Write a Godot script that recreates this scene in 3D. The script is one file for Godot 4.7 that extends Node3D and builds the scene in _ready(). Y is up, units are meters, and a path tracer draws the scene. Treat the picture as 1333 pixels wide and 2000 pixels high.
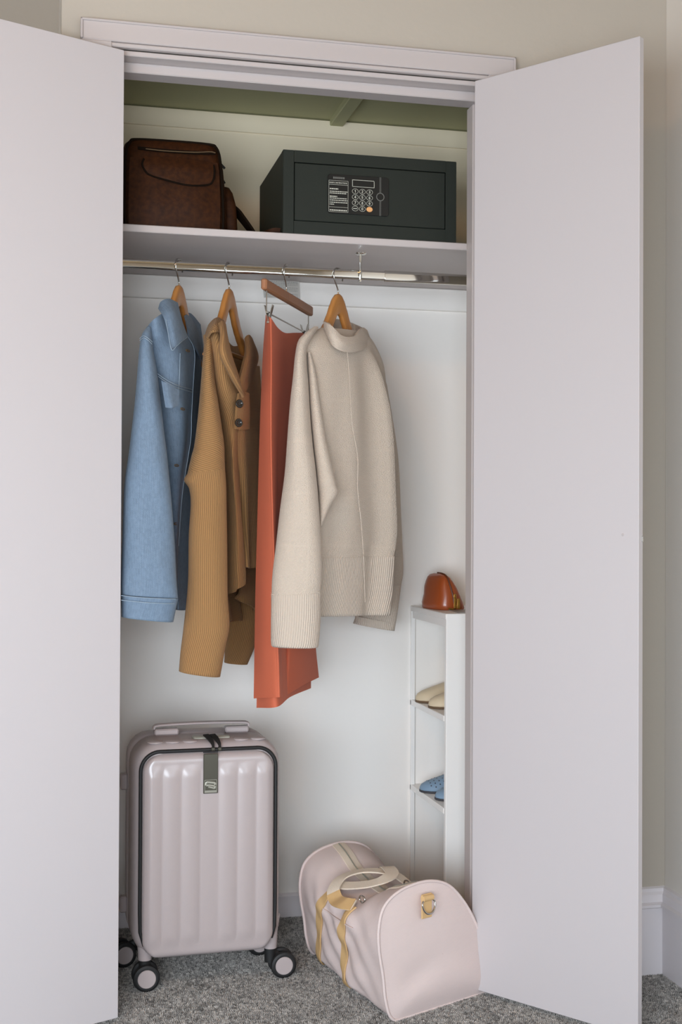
extends Node3D

# ------------------------------------------------------------------ helpers
var names := {}
var mats := {}
var rng := RandomNumberGenerator.new()

func v(x: float, y: float, z: float) -> Vector3:
	return Vector3(x, y, z)

func thing(called: String, label: String, category: String, at := Vector3.ZERO, group := "") -> Node3D:
	var o := Node3D.new()
	o.name = numbered(called)
	add_child(o)
	o.position = at
	tag(o, label, category, group)
	return o

func tag(o: Node, label: String, category := "", group := "", kind := "") -> void:
	o.set_meta("label", label)
	if category: o.set_meta("category", category)
	if group: o.set_meta("group", group)
	if kind: o.set_meta("kind", kind)

func numbered(called: String) -> String:
	if not names.has(called):
		names[called] = 0
		return called
	names[called] += 1
	return "%s_%03d" % [called, names[called]]

# commits a shape given in world coordinates under a parent thing (or at the root)
func part(called: String, s: Sh, m: Material, parent: Node3D = null, label := "") -> MeshInstance3D:
	var o := MeshInstance3D.new()
	s.st.generate_normals()
	s.st.index()
	o.mesh = s.st.commit()
	o.material_override = m
	var p: Node3D = parent if parent else self
	o.name = called if parent else numbered(called)
	p.add_child(o, true)
	var off := Vector3.ZERO
	var q: Node = p
	while q != self:
		off += (q as Node3D).position
		q = q.get_parent()
	o.position = -off
	if label: o.set_meta("label", label)
	return o

func struct(called: String, s: Sh, m: Material, label: String) -> MeshInstance3D:
	var o := part(called, s, m)
	tag(o, label, "", "", "structure")
	return o

# a node built in its own axes; part() for those: local = true keeps the place at zero
func lpart(called: String, s: Sh, m: Material, parent: Node3D, label := "") -> MeshInstance3D:
	var o := MeshInstance3D.new()
	s.st.generate_normals()
	s.st.index()
	o.mesh = s.st.commit()
	o.material_override = m
	o.name = called
	parent.add_child(o, true)
	if label: o.set_meta("label", label)
	return o

class Sh:
	var st := SurfaceTool.new()
	var g := 0
	func _init() -> void:
		st.begin(Mesh.PRIMITIVE_TRIANGLES)

	func tri(a: Vector3, b: Vector3, c: Vector3, ua := Vector2.ZERO, ub := Vector2.ZERO, uc := Vector2.ZERO) -> void:
		st.set_uv(ua); st.add_vertex(a)
		st.set_uv(ub); st.add_vertex(b)
		st.set_uv(uc); st.add_vertex(c)

	# a convex polygon turned away from a point inside
	func face(p: Array, inside: Vector3) -> void:
		g += 1
		st.set_smooth_group(g)
		var mid := Vector3.ZERO
		for q in p: mid += q
		mid /= p.size()
		var n: Vector3 = (p[1] - p[0]).cross(p[2] - p[0])
		var flip := n.dot(mid - inside) > 0.0
		var ax := n.abs().max_axis_index()
		var uv := []
		for q in p:
			uv.append(Vector2(q.z, -q.y) if ax == 0 else (Vector2(q.x, q.z) if ax == 1 else Vector2(q.x, -q.y)))
		for k in range(1, p.size() - 1):
			if flip: tri(p[0], p[k + 1], p[k], uv[0], uv[k + 1], uv[k])
			else: tri(p[0], p[k], p[k + 1], uv[0], uv[k], uv[k + 1])

	# chamfered box; t places it
	func box(size: Vector3, t := Transform3D(), c := 0.0015) -> void:
		var h := size / 2.0
		c = minf(c, h[h.min_axis_index()] * 0.6)
		var q := func(sx: float, sy: float, sz: float, k: int) -> Vector3:
			var s := Vector3(sx, sy, sz)
			var w := Vector3.ZERO
			for i in 3: w[i] = s[i] * (h[i] - (0.0 if i == k else c))
			return t * w
		var o := t.origin
		for k in 3:
			for s in [-1.0, 1.0]:
				var f := []
				for e in [[-1.0, -1.0], [1.0, -1.0], [1.0, 1.0], [-1.0, 1.0]]:
					var w := Vector3.ZERO
					w[k] = s; w[(k + 1) % 3] = e[0]; w[(k + 2) % 3] = e[1]
					f.append(q.call(w.x, w.y, w.z, k))
				face(f, o)
		for k in 3:
			var a := (k + 1) % 3
			var b := (k + 2) % 3
			for sa in [-1.0, 1.0]:
				for sb in [-1.0, 1.0]:
					var w0 := Vector3.ZERO
					w0[a] = sa; w0[b] = sb; w0[k] = -1.0
					var w1 := w0
					w1[k] = 1.0
					face([q.call(w0.x, w0.y, w0.z, a), q.call(w1.x, w1.y, w1.z, a), q.call(w1.x, w1.y, w1.z, b), q.call(w0.x, w0.y, w0.z, b)], o)
		for sx in [-1.0, 1.0]:
			for sy in [-1.0, 1.0]:
				for sz in [-1.0, 1.0]:
					face([q.call(sx, sy, sz, 0), q.call(sx, sy, sz, 1), q.call(sx, sy, sz, 2)], o)

	# box between two corners
	func bx(a: Vector3, b: Vector3, c := 0.0015) -> void:
		box((b - a).abs(), Transform3D(Basis(), (a + b) / 2.0), c)

	# rows of points; out[i] is a point inside each row (or null for an open sheet, then side says which way)
	func grid(p: Array, uv: Array, cores = null, side := 1.0, sharp := false) -> void:
		g += 1
		st.set_smooth_group(g)
		var flip := side < 0.0
		if cores != null:
			var sum := 0.0
			for i in p.size() - 1:
				for j in p[i].size() - 1:
					var a: Vector3 = p[i][j]
					var n: Vector3 = (p[i + 1][j] - a).cross(p[i][j + 1] - a)
					var core: Vector3 = (cores[i] + cores[i + 1]) / 2.0
					sum += n.dot((a + p[i + 1][j + 1]) / 2.0 - core)
			flip = sum < 0.0
		for i in p.size() - 1:
			var p0: PackedVector3Array = p[i]
			var p1: PackedVector3Array = p[i + 1]
			var u0: PackedVector2Array = uv[i]
			var u1: PackedVector2Array = uv[i + 1]
			for j in p0.size() - 1:
				if sharp:
					g += 1
					st.set_smooth_group(g)
				if flip:
					tri(p0[j], p1[j + 1], p1[j], u0[j], u1[j + 1], u1[j])
					tri(p0[j], p0[j + 1], p1[j + 1], u0[j], u0[j + 1], u1[j + 1])
				else:
					tri(p0[j], p1[j], p1[j + 1], u0[j], u1[j], u1[j + 1])
					tri(p0[j], p1[j + 1], p0[j + 1], u0[j], u1[j + 1], u0[j + 1])

	# fan over a ring, facing away from inside
	func cap(ring: PackedVector3Array, inside: Vector3, lift := Vector3.ZERO) -> void:
		g += 1
		st.set_smooth_group(g)
		var mid := Vector3.ZERO
		for q in ring: mid += q
		mid = mid / ring.size() + lift
		var n := Vector3.ZERO
		for k in ring.size(): n += (ring[k] - mid).cross(ring[(k + 1) % ring.size()] - mid)
		var flip := n.dot(mid - inside) > 0.0
		for k in ring.size():
			var a := ring[k]
			var b := ring[(k + 1) % ring.size()]
			if a.distance_squared_to(b) < 1e-14: continue
			var ua := Vector2(a.x + a.z, -a.y)
			var ub := Vector2(b.x + b.z, -b.y)
			var um := Vector2(mid.x + mid.z, -mid.y)
			if flip: tri(mid, b, a, um, ub, ua)
			else: tri(mid, a, b, um, ua, ub)

	# rings (closed, first point not repeated) joined into a tube, with caps
	func rings(rs: Array, cap0 := true, cap1 := true, sharp := false) -> void:
		var p := []
		var uv := []
		var cores := []
		var along := 0.0
		for i in rs.size():
			var r: PackedVector3Array = rs[i].duplicate()
			var core := Vector3.ZERO
			for q in r: core += q
			core /= r.size()
			r.append(r[0])
			if i > 0: along += cores[i - 1].distance_to(core) if cores[i - 1].distance_to(core) > 1e-6 else p[i - 1][0].distance_to(r[0])
			var w := PackedVector2Array()
			var u := 0.0
			for j in r.size():
				if j > 0: u += r[j].distance_to(r[j - 1])
				w.append(Vector2(u, along))
			p.append(r); uv.append(w); cores.append(core)
		grid(p, uv, cores, 1.0, sharp)
		if cap0: cap(rs[0], cores[1])
		if cap1: cap(rs[-1], cores[-2])

	# round or flattened tube along a path
	func tube(path: Array, r: float, sides := 10, r2 := 0.0, up := Vector3.ZERO, closed := false, taper := 1.0) -> void:
		if r2 == 0.0: r2 = r
		var rs := []
		var n := path.size()
		var last := up
		for i in n:
			var d: Vector3
			if closed: d = (path[(i + 1) % n] - path[(i - 1 + n) % n]).normalized()
			else: d = (path[mini(i + 1, n - 1)] - path[maxi(i - 1, 0)]).normalized()
			if last == Vector3.ZERO: last = Vector3.UP if absf(d.y) < 0.9 else Vector3.RIGHT
			var a := last - d * last.dot(d)
			a = a.normalized() if a.length() > 1e-5 else d.cross(Vector3.RIGHT).normalized()
			if up == Vector3.ZERO: last = a
			var b := d.cross(a)
			var ring := PackedVector3Array()
			var k := lerpf(1.0, taper, float(i) / maxf(n - 1, 1))
			for s in sides:
				var t := TAU * s / sides
				ring.append(path[i] + (a * cos(t) * r + b * sin(t) * r2) * k)
			rs.append(ring)
		if closed: rs.append(rs[0])
		rings(rs, not closed, not closed)

	# straight bar of flattened oval section with flat sides
	func oval(a: Vector3, b: Vector3, h: float, w: float) -> void:
		var d := (b - a).normalized()
		var f := d.cross(Vector3.UP).normalized()
		var rs := []
		for e in [a, b]:
			var ring := PackedVector3Array()
			for k in 2:
				for i in 9:
					var q := PI * i / 8.0
					var s := 1.0 if k == 0 else -1.0
					ring.append(e + Vector3.UP * s * (h - w + w * sin(q)) + f * s * w * cos(q))
			rs.append(ring)
		rings(rs)

	# turned profile [[radius, height], ...] about the axis y of t
	func lathe(prof: Array, t: Transform3D, sides := 32, sharp := true) -> void:
		var p := []
		var uv := []
		for e in prof:
			var row := PackedVector3Array()
			var w := PackedVector2Array()
			for s in sides + 1:
				var f := TAU * s / sides
				row.append(t * Vector3(e[0] * cos(f), e[1], e[0] * sin(f)))
				w.append(Vector2(f * e[0], e[1]))
			p.append(row); uv.append(w)
		var mid := Vector3.ZERO
		var hi := -1e9
		var lo := 1e9
		for e in prof:
			hi = maxf(hi, e[1]); lo = minf(lo, e[1])
		mid = t * Vector3(0, (hi + lo) / 2.0, 0)
		if sharp:
			for i in p.size() - 1: grid([p[i], p[i + 1]], [uv[i], uv[i + 1]], [mid, mid])
		else:
			var c := []
			for i in p.size(): c.append(mid)
			grid(p, uv, c)

	# a sheet with thickness through a net of control points; bump(u, w) moves it along its normal
	func patch(ctrl: Array, nu := 40, nw := 60, thick := 0.003, bump = null, u_scale := 1.0) -> void:
		var rows := []
		for r in ctrl: rows.append(Sh.spline(r, nu))
		var p := []
		var cols := []
		for j in nu + 1:
			var c := []
			for i in rows.size(): c.append(rows[i][j])
			cols.append(Sh.spline(c, nw))
		for i in nw + 1:
			var row := PackedVector3Array()
			for j in nu + 1: row.append(cols[j][i])
			p.append(row)
		var top := []
		var low := []
		var uv := []
		var nrm := []
		for i in nw + 1:
			var nr := PackedVector3Array()
			for j in nu + 1:
				var du: Vector3 = p[i][mini(j + 1, nu)] - p[i][maxi(j - 1, 0)]
				var dw: Vector3 = p[mini(i + 1, nw)][j] - p[maxi(i - 1, 0)][j]
				var n := dw.cross(du)
				nr.append(n.normalized() if n.length() > 1e-12 else Vector3.BACK)
			nrm.append(nr)
		var w0 := 0.0
		for i in nw + 1:
			var a := PackedVector3Array()
			var b := PackedVector3Array()
			var w := PackedVector2Array()
			var u := 0.0
			if i > 0: w0 += p[i][nu / 2].distance_to(p[i - 1][nu / 2])
			for j in nu + 1:
				if j > 0: u += p[i][j].distance_to(p[i][j - 1])
				var q: Vector3 = p[i][j]
				if bump != null: q += nrm[i][j] * bump.call(float(j) / nu, float(i) / nw)
				a.append(q + nrm[i][j] * thick * 0.5)
				b.append(q - nrm[i][j] * thick * 0.5)
				w.append(Vector2(u * u_scale, w0))
			top.append(a); low.append(b); uv.append(w)
		grid(top, uv, null, 1.0)
		grid(low, uv, null, -1.0)
		# rims
		var l0 := PackedVector3Array()
		var l1 := PackedVector3Array()
		var r0 := PackedVector3Array()
		var r1 := PackedVector3Array()
		var z := PackedVector2Array()
		for i in nw + 1:
			l0.append(top[i][0]); l1.append(low[i][0])
			r0.append(top[i][nu]); r1.append(low[i][nu])
			z.append(Vector2(0, uv[i][0].y))
		grid([l0, l1], [z, z], null, -1.0 if _rim(l0, l1, top[0][1] - top[0][0]) else 1.0)
		grid([r0, r1], [z, z], null, -1.0 if _rim(r0, r1, top[0][0] - top[0][1]) else 1.0)
		grid([top[0], low[0]], [uv[0], uv[0]], null, -1.0 if _rim(top[0], low[0], top[1][0] - top[0][0]) else 1.0)
		grid([top[nw], low[nw]], [uv[nw], uv[nw]], null, -1.0 if _rim(top[nw], low[nw], top[nw - 1][0] - top[nw][0]) else 1.0)

	func _rim(a: PackedVector3Array, b: PackedVector3Array, inward: Vector3) -> bool:
		var n := (b[0] - a[0]).cross(a[1] - a[0])
		return n.dot(inward) > 0.0

	# tube of cloth: rows [left, right, half thickness]; bump(angle, share of length) moves it outward
	func cloth(rows: Array, sides := 48, nw := 60, e := 1.0, bump = null, hollow := 0.0) -> void:
		var ls := []
		var rr := []
		var ts := []
		for r in rows:
			ls.append(r[0]); rr.append(r[1]); ts.append(Vector3(r[2], 0, 0))
		ls = Sh.spline(ls, nw)
		rr = Sh.spline(rr, nw)
		ts = Sh.spline(ts, nw)
		var rs := []
		for i in nw + 1:
			var c: Vector3 = (ls[i] + rr[i]) / 2.0
			var h: Vector3 = (rr[i] - ls[i]) / 2.0
			var f := Vector3(-h.z, 0, h.x).normalized()
			var t: float = maxf(ts[i].x, 0.002)
			var ring := PackedVector3Array()
			for s in sides:
				var a := TAU * s / sides
				var ca := cos(a)
				var sa := sin(a)
				var k: float = bump.call(a, float(i) / nw) if bump != null else 0.0
				ring.append(c + h * (signf(ca) * pow(absf(ca), e)) * (1.0 + k * 0.3 / maxf(h.length(), 0.01)) + f * (t * signf(sa) * pow(absf(sa), e) + k * sa))
			rs.append(ring)
		if hollow > 0.0:   # the hem is open: the cloth turns in
			var mid := Vector3.ZERO
			for q in rs[-1]: mid += q
			mid /= sides
			for k in [[0.97, 0.0], [0.93, hollow * 0.1], [0.9, hollow]]:
				var inner := PackedVector3Array()
				for q in rs[nw]: inner.append(mid + (q - mid) * k[0] + Vector3(0, k[1], 0))
				rs.append(inner)
		rings(rs)

	# Catmull-Rom through the points, n + 1 points out, spaced by control point
	static func spline(p: Array, n: int) -> Array:
		var out := []
		var m := p.size() - 1
		for i in n + 1:
			var x := float(i) / n * m
			var k := mini(int(x), m - 1)
			var t := x - k
			var b: Vector3 = p[k]
			var c: Vector3 = p[k + 1]
			var a: Vector3 = p[k - 1] if k > 0 else b * 2.0 - c
			var d: Vector3 = p[k + 2] if k + 2 <= m else c * 2.0 - b
			out.append(0.5 * (2.0 * b + (c - a) * t + (2.0 * a - 5.0 * b + 4.0 * c - d) * t * t + (3.0 * b - a - 3.0 * c + d) * t * t * t))
		return out

	# closed loop of points, n points out
	static func loop(p: Array, n: int) -> Array:
		var out := []
		var m := p.size()
		for i in n:
			var x := float(i) / n * m
			var k := int(x)
			var t := x - k
			var a: Vector3 = p[(k - 1 + m) % m]
			var b: Vector3 = p[k % m]
			var c: Vector3 = p[(k + 1) % m]
			var d: Vector3 = p[(k + 2) % m]
			out.append(0.5 * (2.0 * b + (c - a) * t + (2.0 * a - 5.0 * b + 4.0 * c - d) * t * t + (3.0 * b - a - 3.0 * c + d) * t * t * t))
		return out

func mat(called: String, c: Color, rough := 0.6, metal := 0.0) -> StandardMaterial3D:
	if mats.has(called): return mats[called]
	var m := StandardMaterial3D.new()
	m.resource_name = called
	m.albedo_color = c
	m.roughness = rough
	m.metallic = metal
	mats[called] = m
	return m

func noise(freq: float, kind := FastNoiseLite.TYPE_SIMPLEX_SMOOTH, octaves := 3, sd := 1) -> FastNoiseLite:
	var f := FastNoiseLite.new()
	f.noise_type = kind
	f.frequency = freq
	f.fractal_octaves = octaves
	f.seed = sd
	return f

func ntex(f: FastNoiseLite, size := 256, ramp: Array = []) -> NoiseTexture2D:
	var t := NoiseTexture2D.new()
	t.noise = f
	t.width = size
	t.height = size
	t.seamless = true
	if ramp.size():
		var g := Gradient.new()
		var o := PackedFloat32Array()
		var c := PackedColorArray()
		for e in ramp:
			o.append(e[0]); c.append(e[1])
		g.offsets = o
		g.colors = c
		t.color_ramp = g
	return t

# a picture computed texel by texel: fn(x, y, size) gives a colour
func picture(size: int, fn: Callable, h := 0) -> ImageTexture:
	if h == 0: h = size
	var im := Image.create(size, h, false, Image.FORMAT_RGB8)
	for y in h:
		for x in size:
			im.set_pixel(x, y, fn.call(x, y))
	return ImageTexture.create_from_image(im)

func grey(x: float) -> Color:
	return Color(x, x, x)

func relief(m: StandardMaterial3D, t: Texture2D, millimetres: float) -> void:
	m.heightmap_enabled = true
	m.heightmap_texture = t
	m.heightmap_scale = millimetres * 0.1

func tri_uv(m: StandardMaterial3D, per_metre: float) -> void:
	m.uv1_triplanar = true
	m.uv1_world_triplanar = true
	m.uv1_scale = Vector3.ONE * per_metre

func turned(x: Vector3, y: Vector3, at: Vector3) -> Transform3D:
	x = x.normalized()
	var z := x.cross(y).normalized()
	y = z.cross(x).normalized()
	return Transform3D(Basis(x, y, z), at)

# ------------------------------------------------------------------ scene
func _ready() -> void:
	rng.seed = 7
	camera_and_light()
	materials()
	room()
	doors()
	closet()
	shelf_and_rail()
	rack()
	safe()
	backpack()
	hangers()
	jacket()
	cardigan()
	skirt()
	sweater()
	suitcase()
	duffel()
	small_things()
	carpet()

func camera_and_light() -> void:
	var cam := Camera3D.new()
	cam.name = "camera"
	add_child(cam)
	cam.transform = Transform3D(Basis(v(0.9746,0.0046,0.2241), v(-0.0069,0.9999,0.0096), v(-0.2241,-0.0109,0.9745)), v(-0.6487,1.0159,2.5975))
	cam.projection = Camera3D.PROJECTION_FRUSTUM
	cam.keep_aspect = Camera3D.KEEP_HEIGHT
	cam.near = 0.05
	cam.far = 60.0
	cam.size = 0.05 * 2000.0 / 2440.5842
	cam.frustum_offset = Vector2(2.9341, -1.4811) * 1e-4
	var we := WorldEnvironment.new()
	we.name = "environment"
	add_child(we)
	var e := Environment.new()
	var sky := Sky.new()
	var pm := ProceduralSkyMaterial.new()
	pm.sky_top_color = Color(0.62, 0.72, 0.86)
	pm.sky_horizon_color = Color(0.84, 0.87, 0.9)
	pm.ground_bottom_color = Color(0.42, 0.42, 0.4)
	pm.ground_horizon_color = Color(0.7, 0.7, 0.68)
	sky.sky_material = pm
	e.sky = sky
	e.background_mode = Environment.BG_SKY
	e.background_energy_multiplier = 1.0
	e.tonemap_mode = Environment.TONE_MAPPER_LINEAR
	e.tonemap_exposure = 1.0
	e.sdfgi_enabled = true
	e.ssao_enabled = true
	e.ssil_enabled = true
	we.environment = e
	# daylight in the window openings; the narrow one at the right is added
	window_light("window_light", v(-1.5, 0.85, 3.25), Vector2(1.9, 1.1), 0.0, 10.9)
	window_light("window_light", v(0.36, 0.85, 3.25), Vector2(0.5, 1.1), 0.0, 1.0)  # added narrow opening, out of view, to brighten the right corner
	window_light("window_light", v(-2.55, 0.80, 2.15), Vector2(1.5, 1.1), -PI / 2, 2.2)

func window_light(called: String, at: Vector3, size: Vector2, turn: float, energy: float) -> void:
	var l := AreaLight3D.new()
	l.name = numbered(called)
	add_child(l)
	l.position = at
	l.rotation.y = turn
	l.area_size = size
	l.area_normalize_energy = true
	l.area_range = 12.0
	l.light_energy = energy
	l.light_color = Color(0.91, 0.955, 1.0)
	l.shadow_enabled = true

func materials() -> void:
	var m := mat("white_gloss_paint", Color(0.775, 0.75, 0.752), 0.42)
	relief(m, ntex(noise(0.01, FastNoiseLite.TYPE_SIMPLEX_SMOOTH, 4, 3)), 0.25)
	tri_uv(m, 3.0)
	m = mat("cream_wall_paint", Color(0.725, 0.69, 0.64), 0.85)
	relief(m, ntex(noise(0.05, FastNoiseLite.TYPE_SIMPLEX_SMOOTH, 4, 4)), 0.25)
	tri_uv(m, 4.0)
	m = mat("closet_paint", Color(0.975, 0.955, 0.93), 0.7)
	relief(m, ntex(noise(0.03, FastNoiseLite.TYPE_SIMPLEX_SMOOTH, 4, 5)), 0.25)
	tri_uv(m, 4.0)
	mat("warm_ceiling_paint", Color(0.52, 0.44, 0.33), 0.9)
	m = mat("added_lamp_glass", Color(0.95, 0.9, 0.8), 0.4)  # glowing shade of the added ceiling lamp
	m.emission_enabled = true
	m.emission = Color(1.0, 0.74, 0.46)
	m.emission_energy_multiplier = 1.2
	mat("pink_board", Color(0.90, 0.84, 0.82), 0.6)
	mat("lightened_wall_paint", Color(0.89, 0.865, 0.83), 0.85)  # wall paint made lighter to stand in for light missing behind the door
	mat("skirting_paint", Color(0.90, 0.875, 0.88), 0.4)
	mat("unseen_wall_paint", Color(0.72, 0.70, 0.66), 0.9)
	mat("closet_warm_light_paint", Color(0.915, 0.86, 0.75), 0.7)  # warm, dim light of the upper closet put into the paint colour
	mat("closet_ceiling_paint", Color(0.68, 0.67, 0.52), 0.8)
	mat("trim_paint", Color(0.75, 0.715, 0.705), 0.4)
	m = mat("shelf_paint", Color(0.975, 0.965, 0.95), 0.45)
	m = mat("chrome", Color(0.88, 0.88, 0.86), 0.07, 1.0)
	m = mat("steel", Color(0.72, 0.71, 0.69), 0.18, 1.0)
	m = mat("gold", Color(0.86, 0.68, 0.35), 0.2, 1.0)
	mat("black_plastic", Color(0.075, 0.075, 0.078), 0.45)
	# wood of the hangers
	m = mat("hanger_wood", Color(0.77, 0.54, 0.29), 0.32)
	m.albedo_texture = wood(1)
	m.clearcoat_enabled = true
	m.clearcoat = 0.35
	m.clearcoat_roughness = 0.25
	m = mat("clip_bar_wood", Color(0.66, 0.46, 0.33), 0.5)
	m.albedo_texture = wood(2)
	# denim
	var twill := picture(128, func(x: int, y: int) -> Color:
		var w := 0.5 + 0.5 * sin(TAU * (x + y * 2) / 8.0)
		var r := rng.randf()
		return Color(0.80 + 0.20 * w * r, 0.83 + 0.17 * w * r, 0.86 + 0.14 * w * r))
	m = mat("denim", Color(0.555, 0.63, 0.70), 0.85)
	m.albedo_texture = twill
	m.uv1_scale = Vector3(14, 14, 1)
	m.detail_enabled = true
	m.detail_blend_mode = BaseMaterial3D.BLEND_MODE_MUL
	var streak := noise(0.05, FastNoiseLite.TYPE_SIMPLEX_SMOOTH, 4, 9)
	m.detail_albedo = picture(256, func(x: int, y: int) -> Color:
		var q := 0.94 + 0.07 * streak.get_noise_2d(x * 2.2, y * 0.12) + 0.05 * streak.get_noise_2d(x * 0.4 + 90.0, y * 0.4)
		return Color(q * 0.985, q * 0.99, q))
	m.rim_enabled = true
	m.rim = 0.25
	relief(m, twill, 0.2)
	m = mat("denim_seam", Color(0.60, 0.67, 0.73), 0.85)
	mat("tan_thread", Color(0.50, 0.40, 0.27), 0.8)
	# knit of the cardigan: fine ribs along the piece
	var rib := picture(96, func(x: int, y: int) -> Color:
		var w := absf(sin(PI * x / 16.0))
		var k := 0.5 + 0.5 * sin(TAU * (y + 4.0 * absf(sin(PI * x / 16.0))) / 12.0)
		return grey(clampf(0.12 + 0.72 * w + 0.16 * k * w, 0, 1)))
	m = mat("camel_knit", Color(0.65, 0.485, 0.305), 0.95)
	m.uv1_scale = Vector3(40, 40, 1)
	relief(m, rib, 1.0)
	m.albedo_texture = picture(96, func(x: int, y: int) -> Color: return grey(0.80 + 0.20 * absf(sin(PI * x / 16.0))))
	m.rim_enabled = true
	m.rim = 0.35
	var across := picture(96, func(x: int, y: int) -> Color: return grey(0.80 + 0.20 * absf(sin(PI * (y + x * 0.3334) / 16.0))))
	var across_h := picture(96, func(x: int, y: int) -> Color: return grey(0.12 + 0.85 * absf(sin(PI * (y + x * 0.3334) / 16.0))))
	var mx: StandardMaterial3D = m.duplicate()
	mx.resource_name = "camel_knit_across"
	mx.albedo_texture = across
	mx.heightmap_texture = across_h
	mats["camel_knit_across"] = mx
	# brushed wool of the sweater
	m = mat("cream_wool", Color(0.812, 0.752, 0.688), 1.0)
	m.uv1_scale = Vector3(9, 9, 1)
	relief(m, ntex(noise(0.06, FastNoiseLite.TYPE_SIMPLEX_SMOOTH, 5, 21), 512), 1.6)
	m.rim_enabled = true
	m.rim = 0.6
	m = mat("cream_wool_rib", Color(0.812, 0.752, 0.688), 1.0)
	m.uv1_scale = Vector3(34, 34, 1)
	relief(m, rib, 1.6)
	m.rim_enabled = true
	m.rim = 0.6
	m = mat("red_crepe", Color(0.78, 0.395, 0.275), 0.8)
	m.rim_enabled = true
	m.rim = 0.3
	relief(m, ntex(noise(0.2, FastNoiseLite.TYPE_SIMPLEX_SMOOTH, 3, 31)), 0.15)
	m.uv1_scale = Vector3(10, 10, 1)
	# leather
	var hide := ntex(noise(0.05, FastNoiseLite.TYPE_CELLULAR, 3, 41), 256)
	m = mat("brown_leather", Color(0.255, 0.13, 0.03), 0.66)
	relief(m, hide, 0.3)
	tri_uv(m, 12.0)
	m.albedo_texture = ntex(noise(0.02, FastNoiseLite.TYPE_SIMPLEX_SMOOTH, 5, 42), 256, [[0.0, Color(0.62, 0.60, 0.58)], [1.0, Color(1, 1, 1)]])
	m.metallic_specular = 0.3
	mat("dark_leather", Color(0.085, 0.052, 0.025), 0.8).metallic_specular = 0.2
	m = mat("cognac_leather", Color(0.62, 0.29, 0.12), 0.22)
	m.clearcoat_enabled = true
	m.clearcoat = 0.5
	m = mat("tan_strap", Color(0.83, 0.685, 0.48), 0.65)
	# safe
	m = mat("safe_enamel", Color(0.145, 0.162, 0.142), 0.5)
	m.metallic_specular = 0.35
	relief(m, ntex(noise(0.3, FastNoiseLite.TYPE_SIMPLEX_SMOOTH, 2, 51)), 0.12)
	tri_uv(m, 8.0)
	mat("safe_gap", Color(0.06, 0.065, 0.065), 0.6)
	mat("keypad_black", Color(0.07, 0.074, 0.068), 0.35)
	mat("print_white", Color(0.75, 0.75, 0.70), 0.6)
	mat("print_grey", Color(0.42, 0.42, 0.40), 0.6)
	mat("orange_key", Color(0.89, 0.66, 0.43), 0.5)
	# suitcase
	m = mat("suitcase_shell", Color(0.70, 0.652, 0.645), 0.3)
	m.clearcoat_enabled = true
	m.clearcoat = 0.6
	m.clearcoat_roughness = 0.18
	relief(m, picture(64, func(x: int, y: int) -> Color: return grey(0.5 + 0.25 * sin(TAU * (x + y) / 16.0) + 0.25 * sin(TAU * (x - y) / 16.0))), 0.12)
	m.uv1_scale = Vector3(90, 90, 1)
	mat("suitcase_plain", Color(0.70, 0.652, 0.645), 0.42)
	m = mat("gunmetal", Color(0.36, 0.35, 0.31), 0.34, 0.7)
	mat("plate_silver", Color(0.62, 0.61, 0.56), 0.35, 0.4)
	mat("button", Color(0.16, 0.14, 0.12), 0.2)
	mat("rubber", Color(0.10, 0.10, 0.10), 0.6)
	# canvas of the duffel bag
	var weave := picture(64, func(x: int, y: int) -> Color:
		return grey(0.55 + 0.22 * sin(TAU * x / 8.0) * cos(TAU * y / 16.0) + 0.22 * sin(TAU * y / 8.0) + 0.1 * (rng.randf() - 0.5)))
	m = mat("canvas", Color(0.865, 0.795, 0.775), 0.9)
	m.uv1_scale = Vector3(45, 45, 1)
	relief(m, weave, 0.35)
	m = mat("webbing", Color(0.90, 0.84, 0.765), 0.9)
	m.uv1_scale = Vector3(60, 60, 1)
	relief(m, weave, 0.6)
	mat("cream_shoe", Color(0.85, 0.78, 0.66), 0.6)
	mat("shoe_sole", Color(0.42, 0.33, 0.24), 0.7)
	mat("blue_shoe", Color(0.50, 0.60, 0.69), 0.6)
	mat("worn_edge", Color(0.36, 0.28, 0.18), 0.7)
	mat("pouch_zip", Color(0.36, 0.17, 0.07), 0.4)
	mat("dark_sole", Color(0.25, 0.25, 0.27), 0.7)
	mat("card_grey", Color(0.62, 0.61, 0.60), 0.4)
	m = mat("paper", Color(0.80, 0.78, 0.75), 0.8)

func wood(sd: int) -> ImageTexture:
	var f := noise(0.02, FastNoiseLite.TYPE_SIMPLEX_SMOOTH, 3, sd)
	return picture(128, func(x: int, y: int) -> Color:
		var n := f.get_noise_2d(x * 0.35, y * 3.0)
		var q := f.get_noise_2d(x * 0.2 + 200.0, y * 12.0)
		return Color(0.93 + 0.10 * n + 0.04 * q, 0.90 + 0.13 * n + 0.05 * q, 0.86 + 0.16 * n + 0.06 * q))


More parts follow.
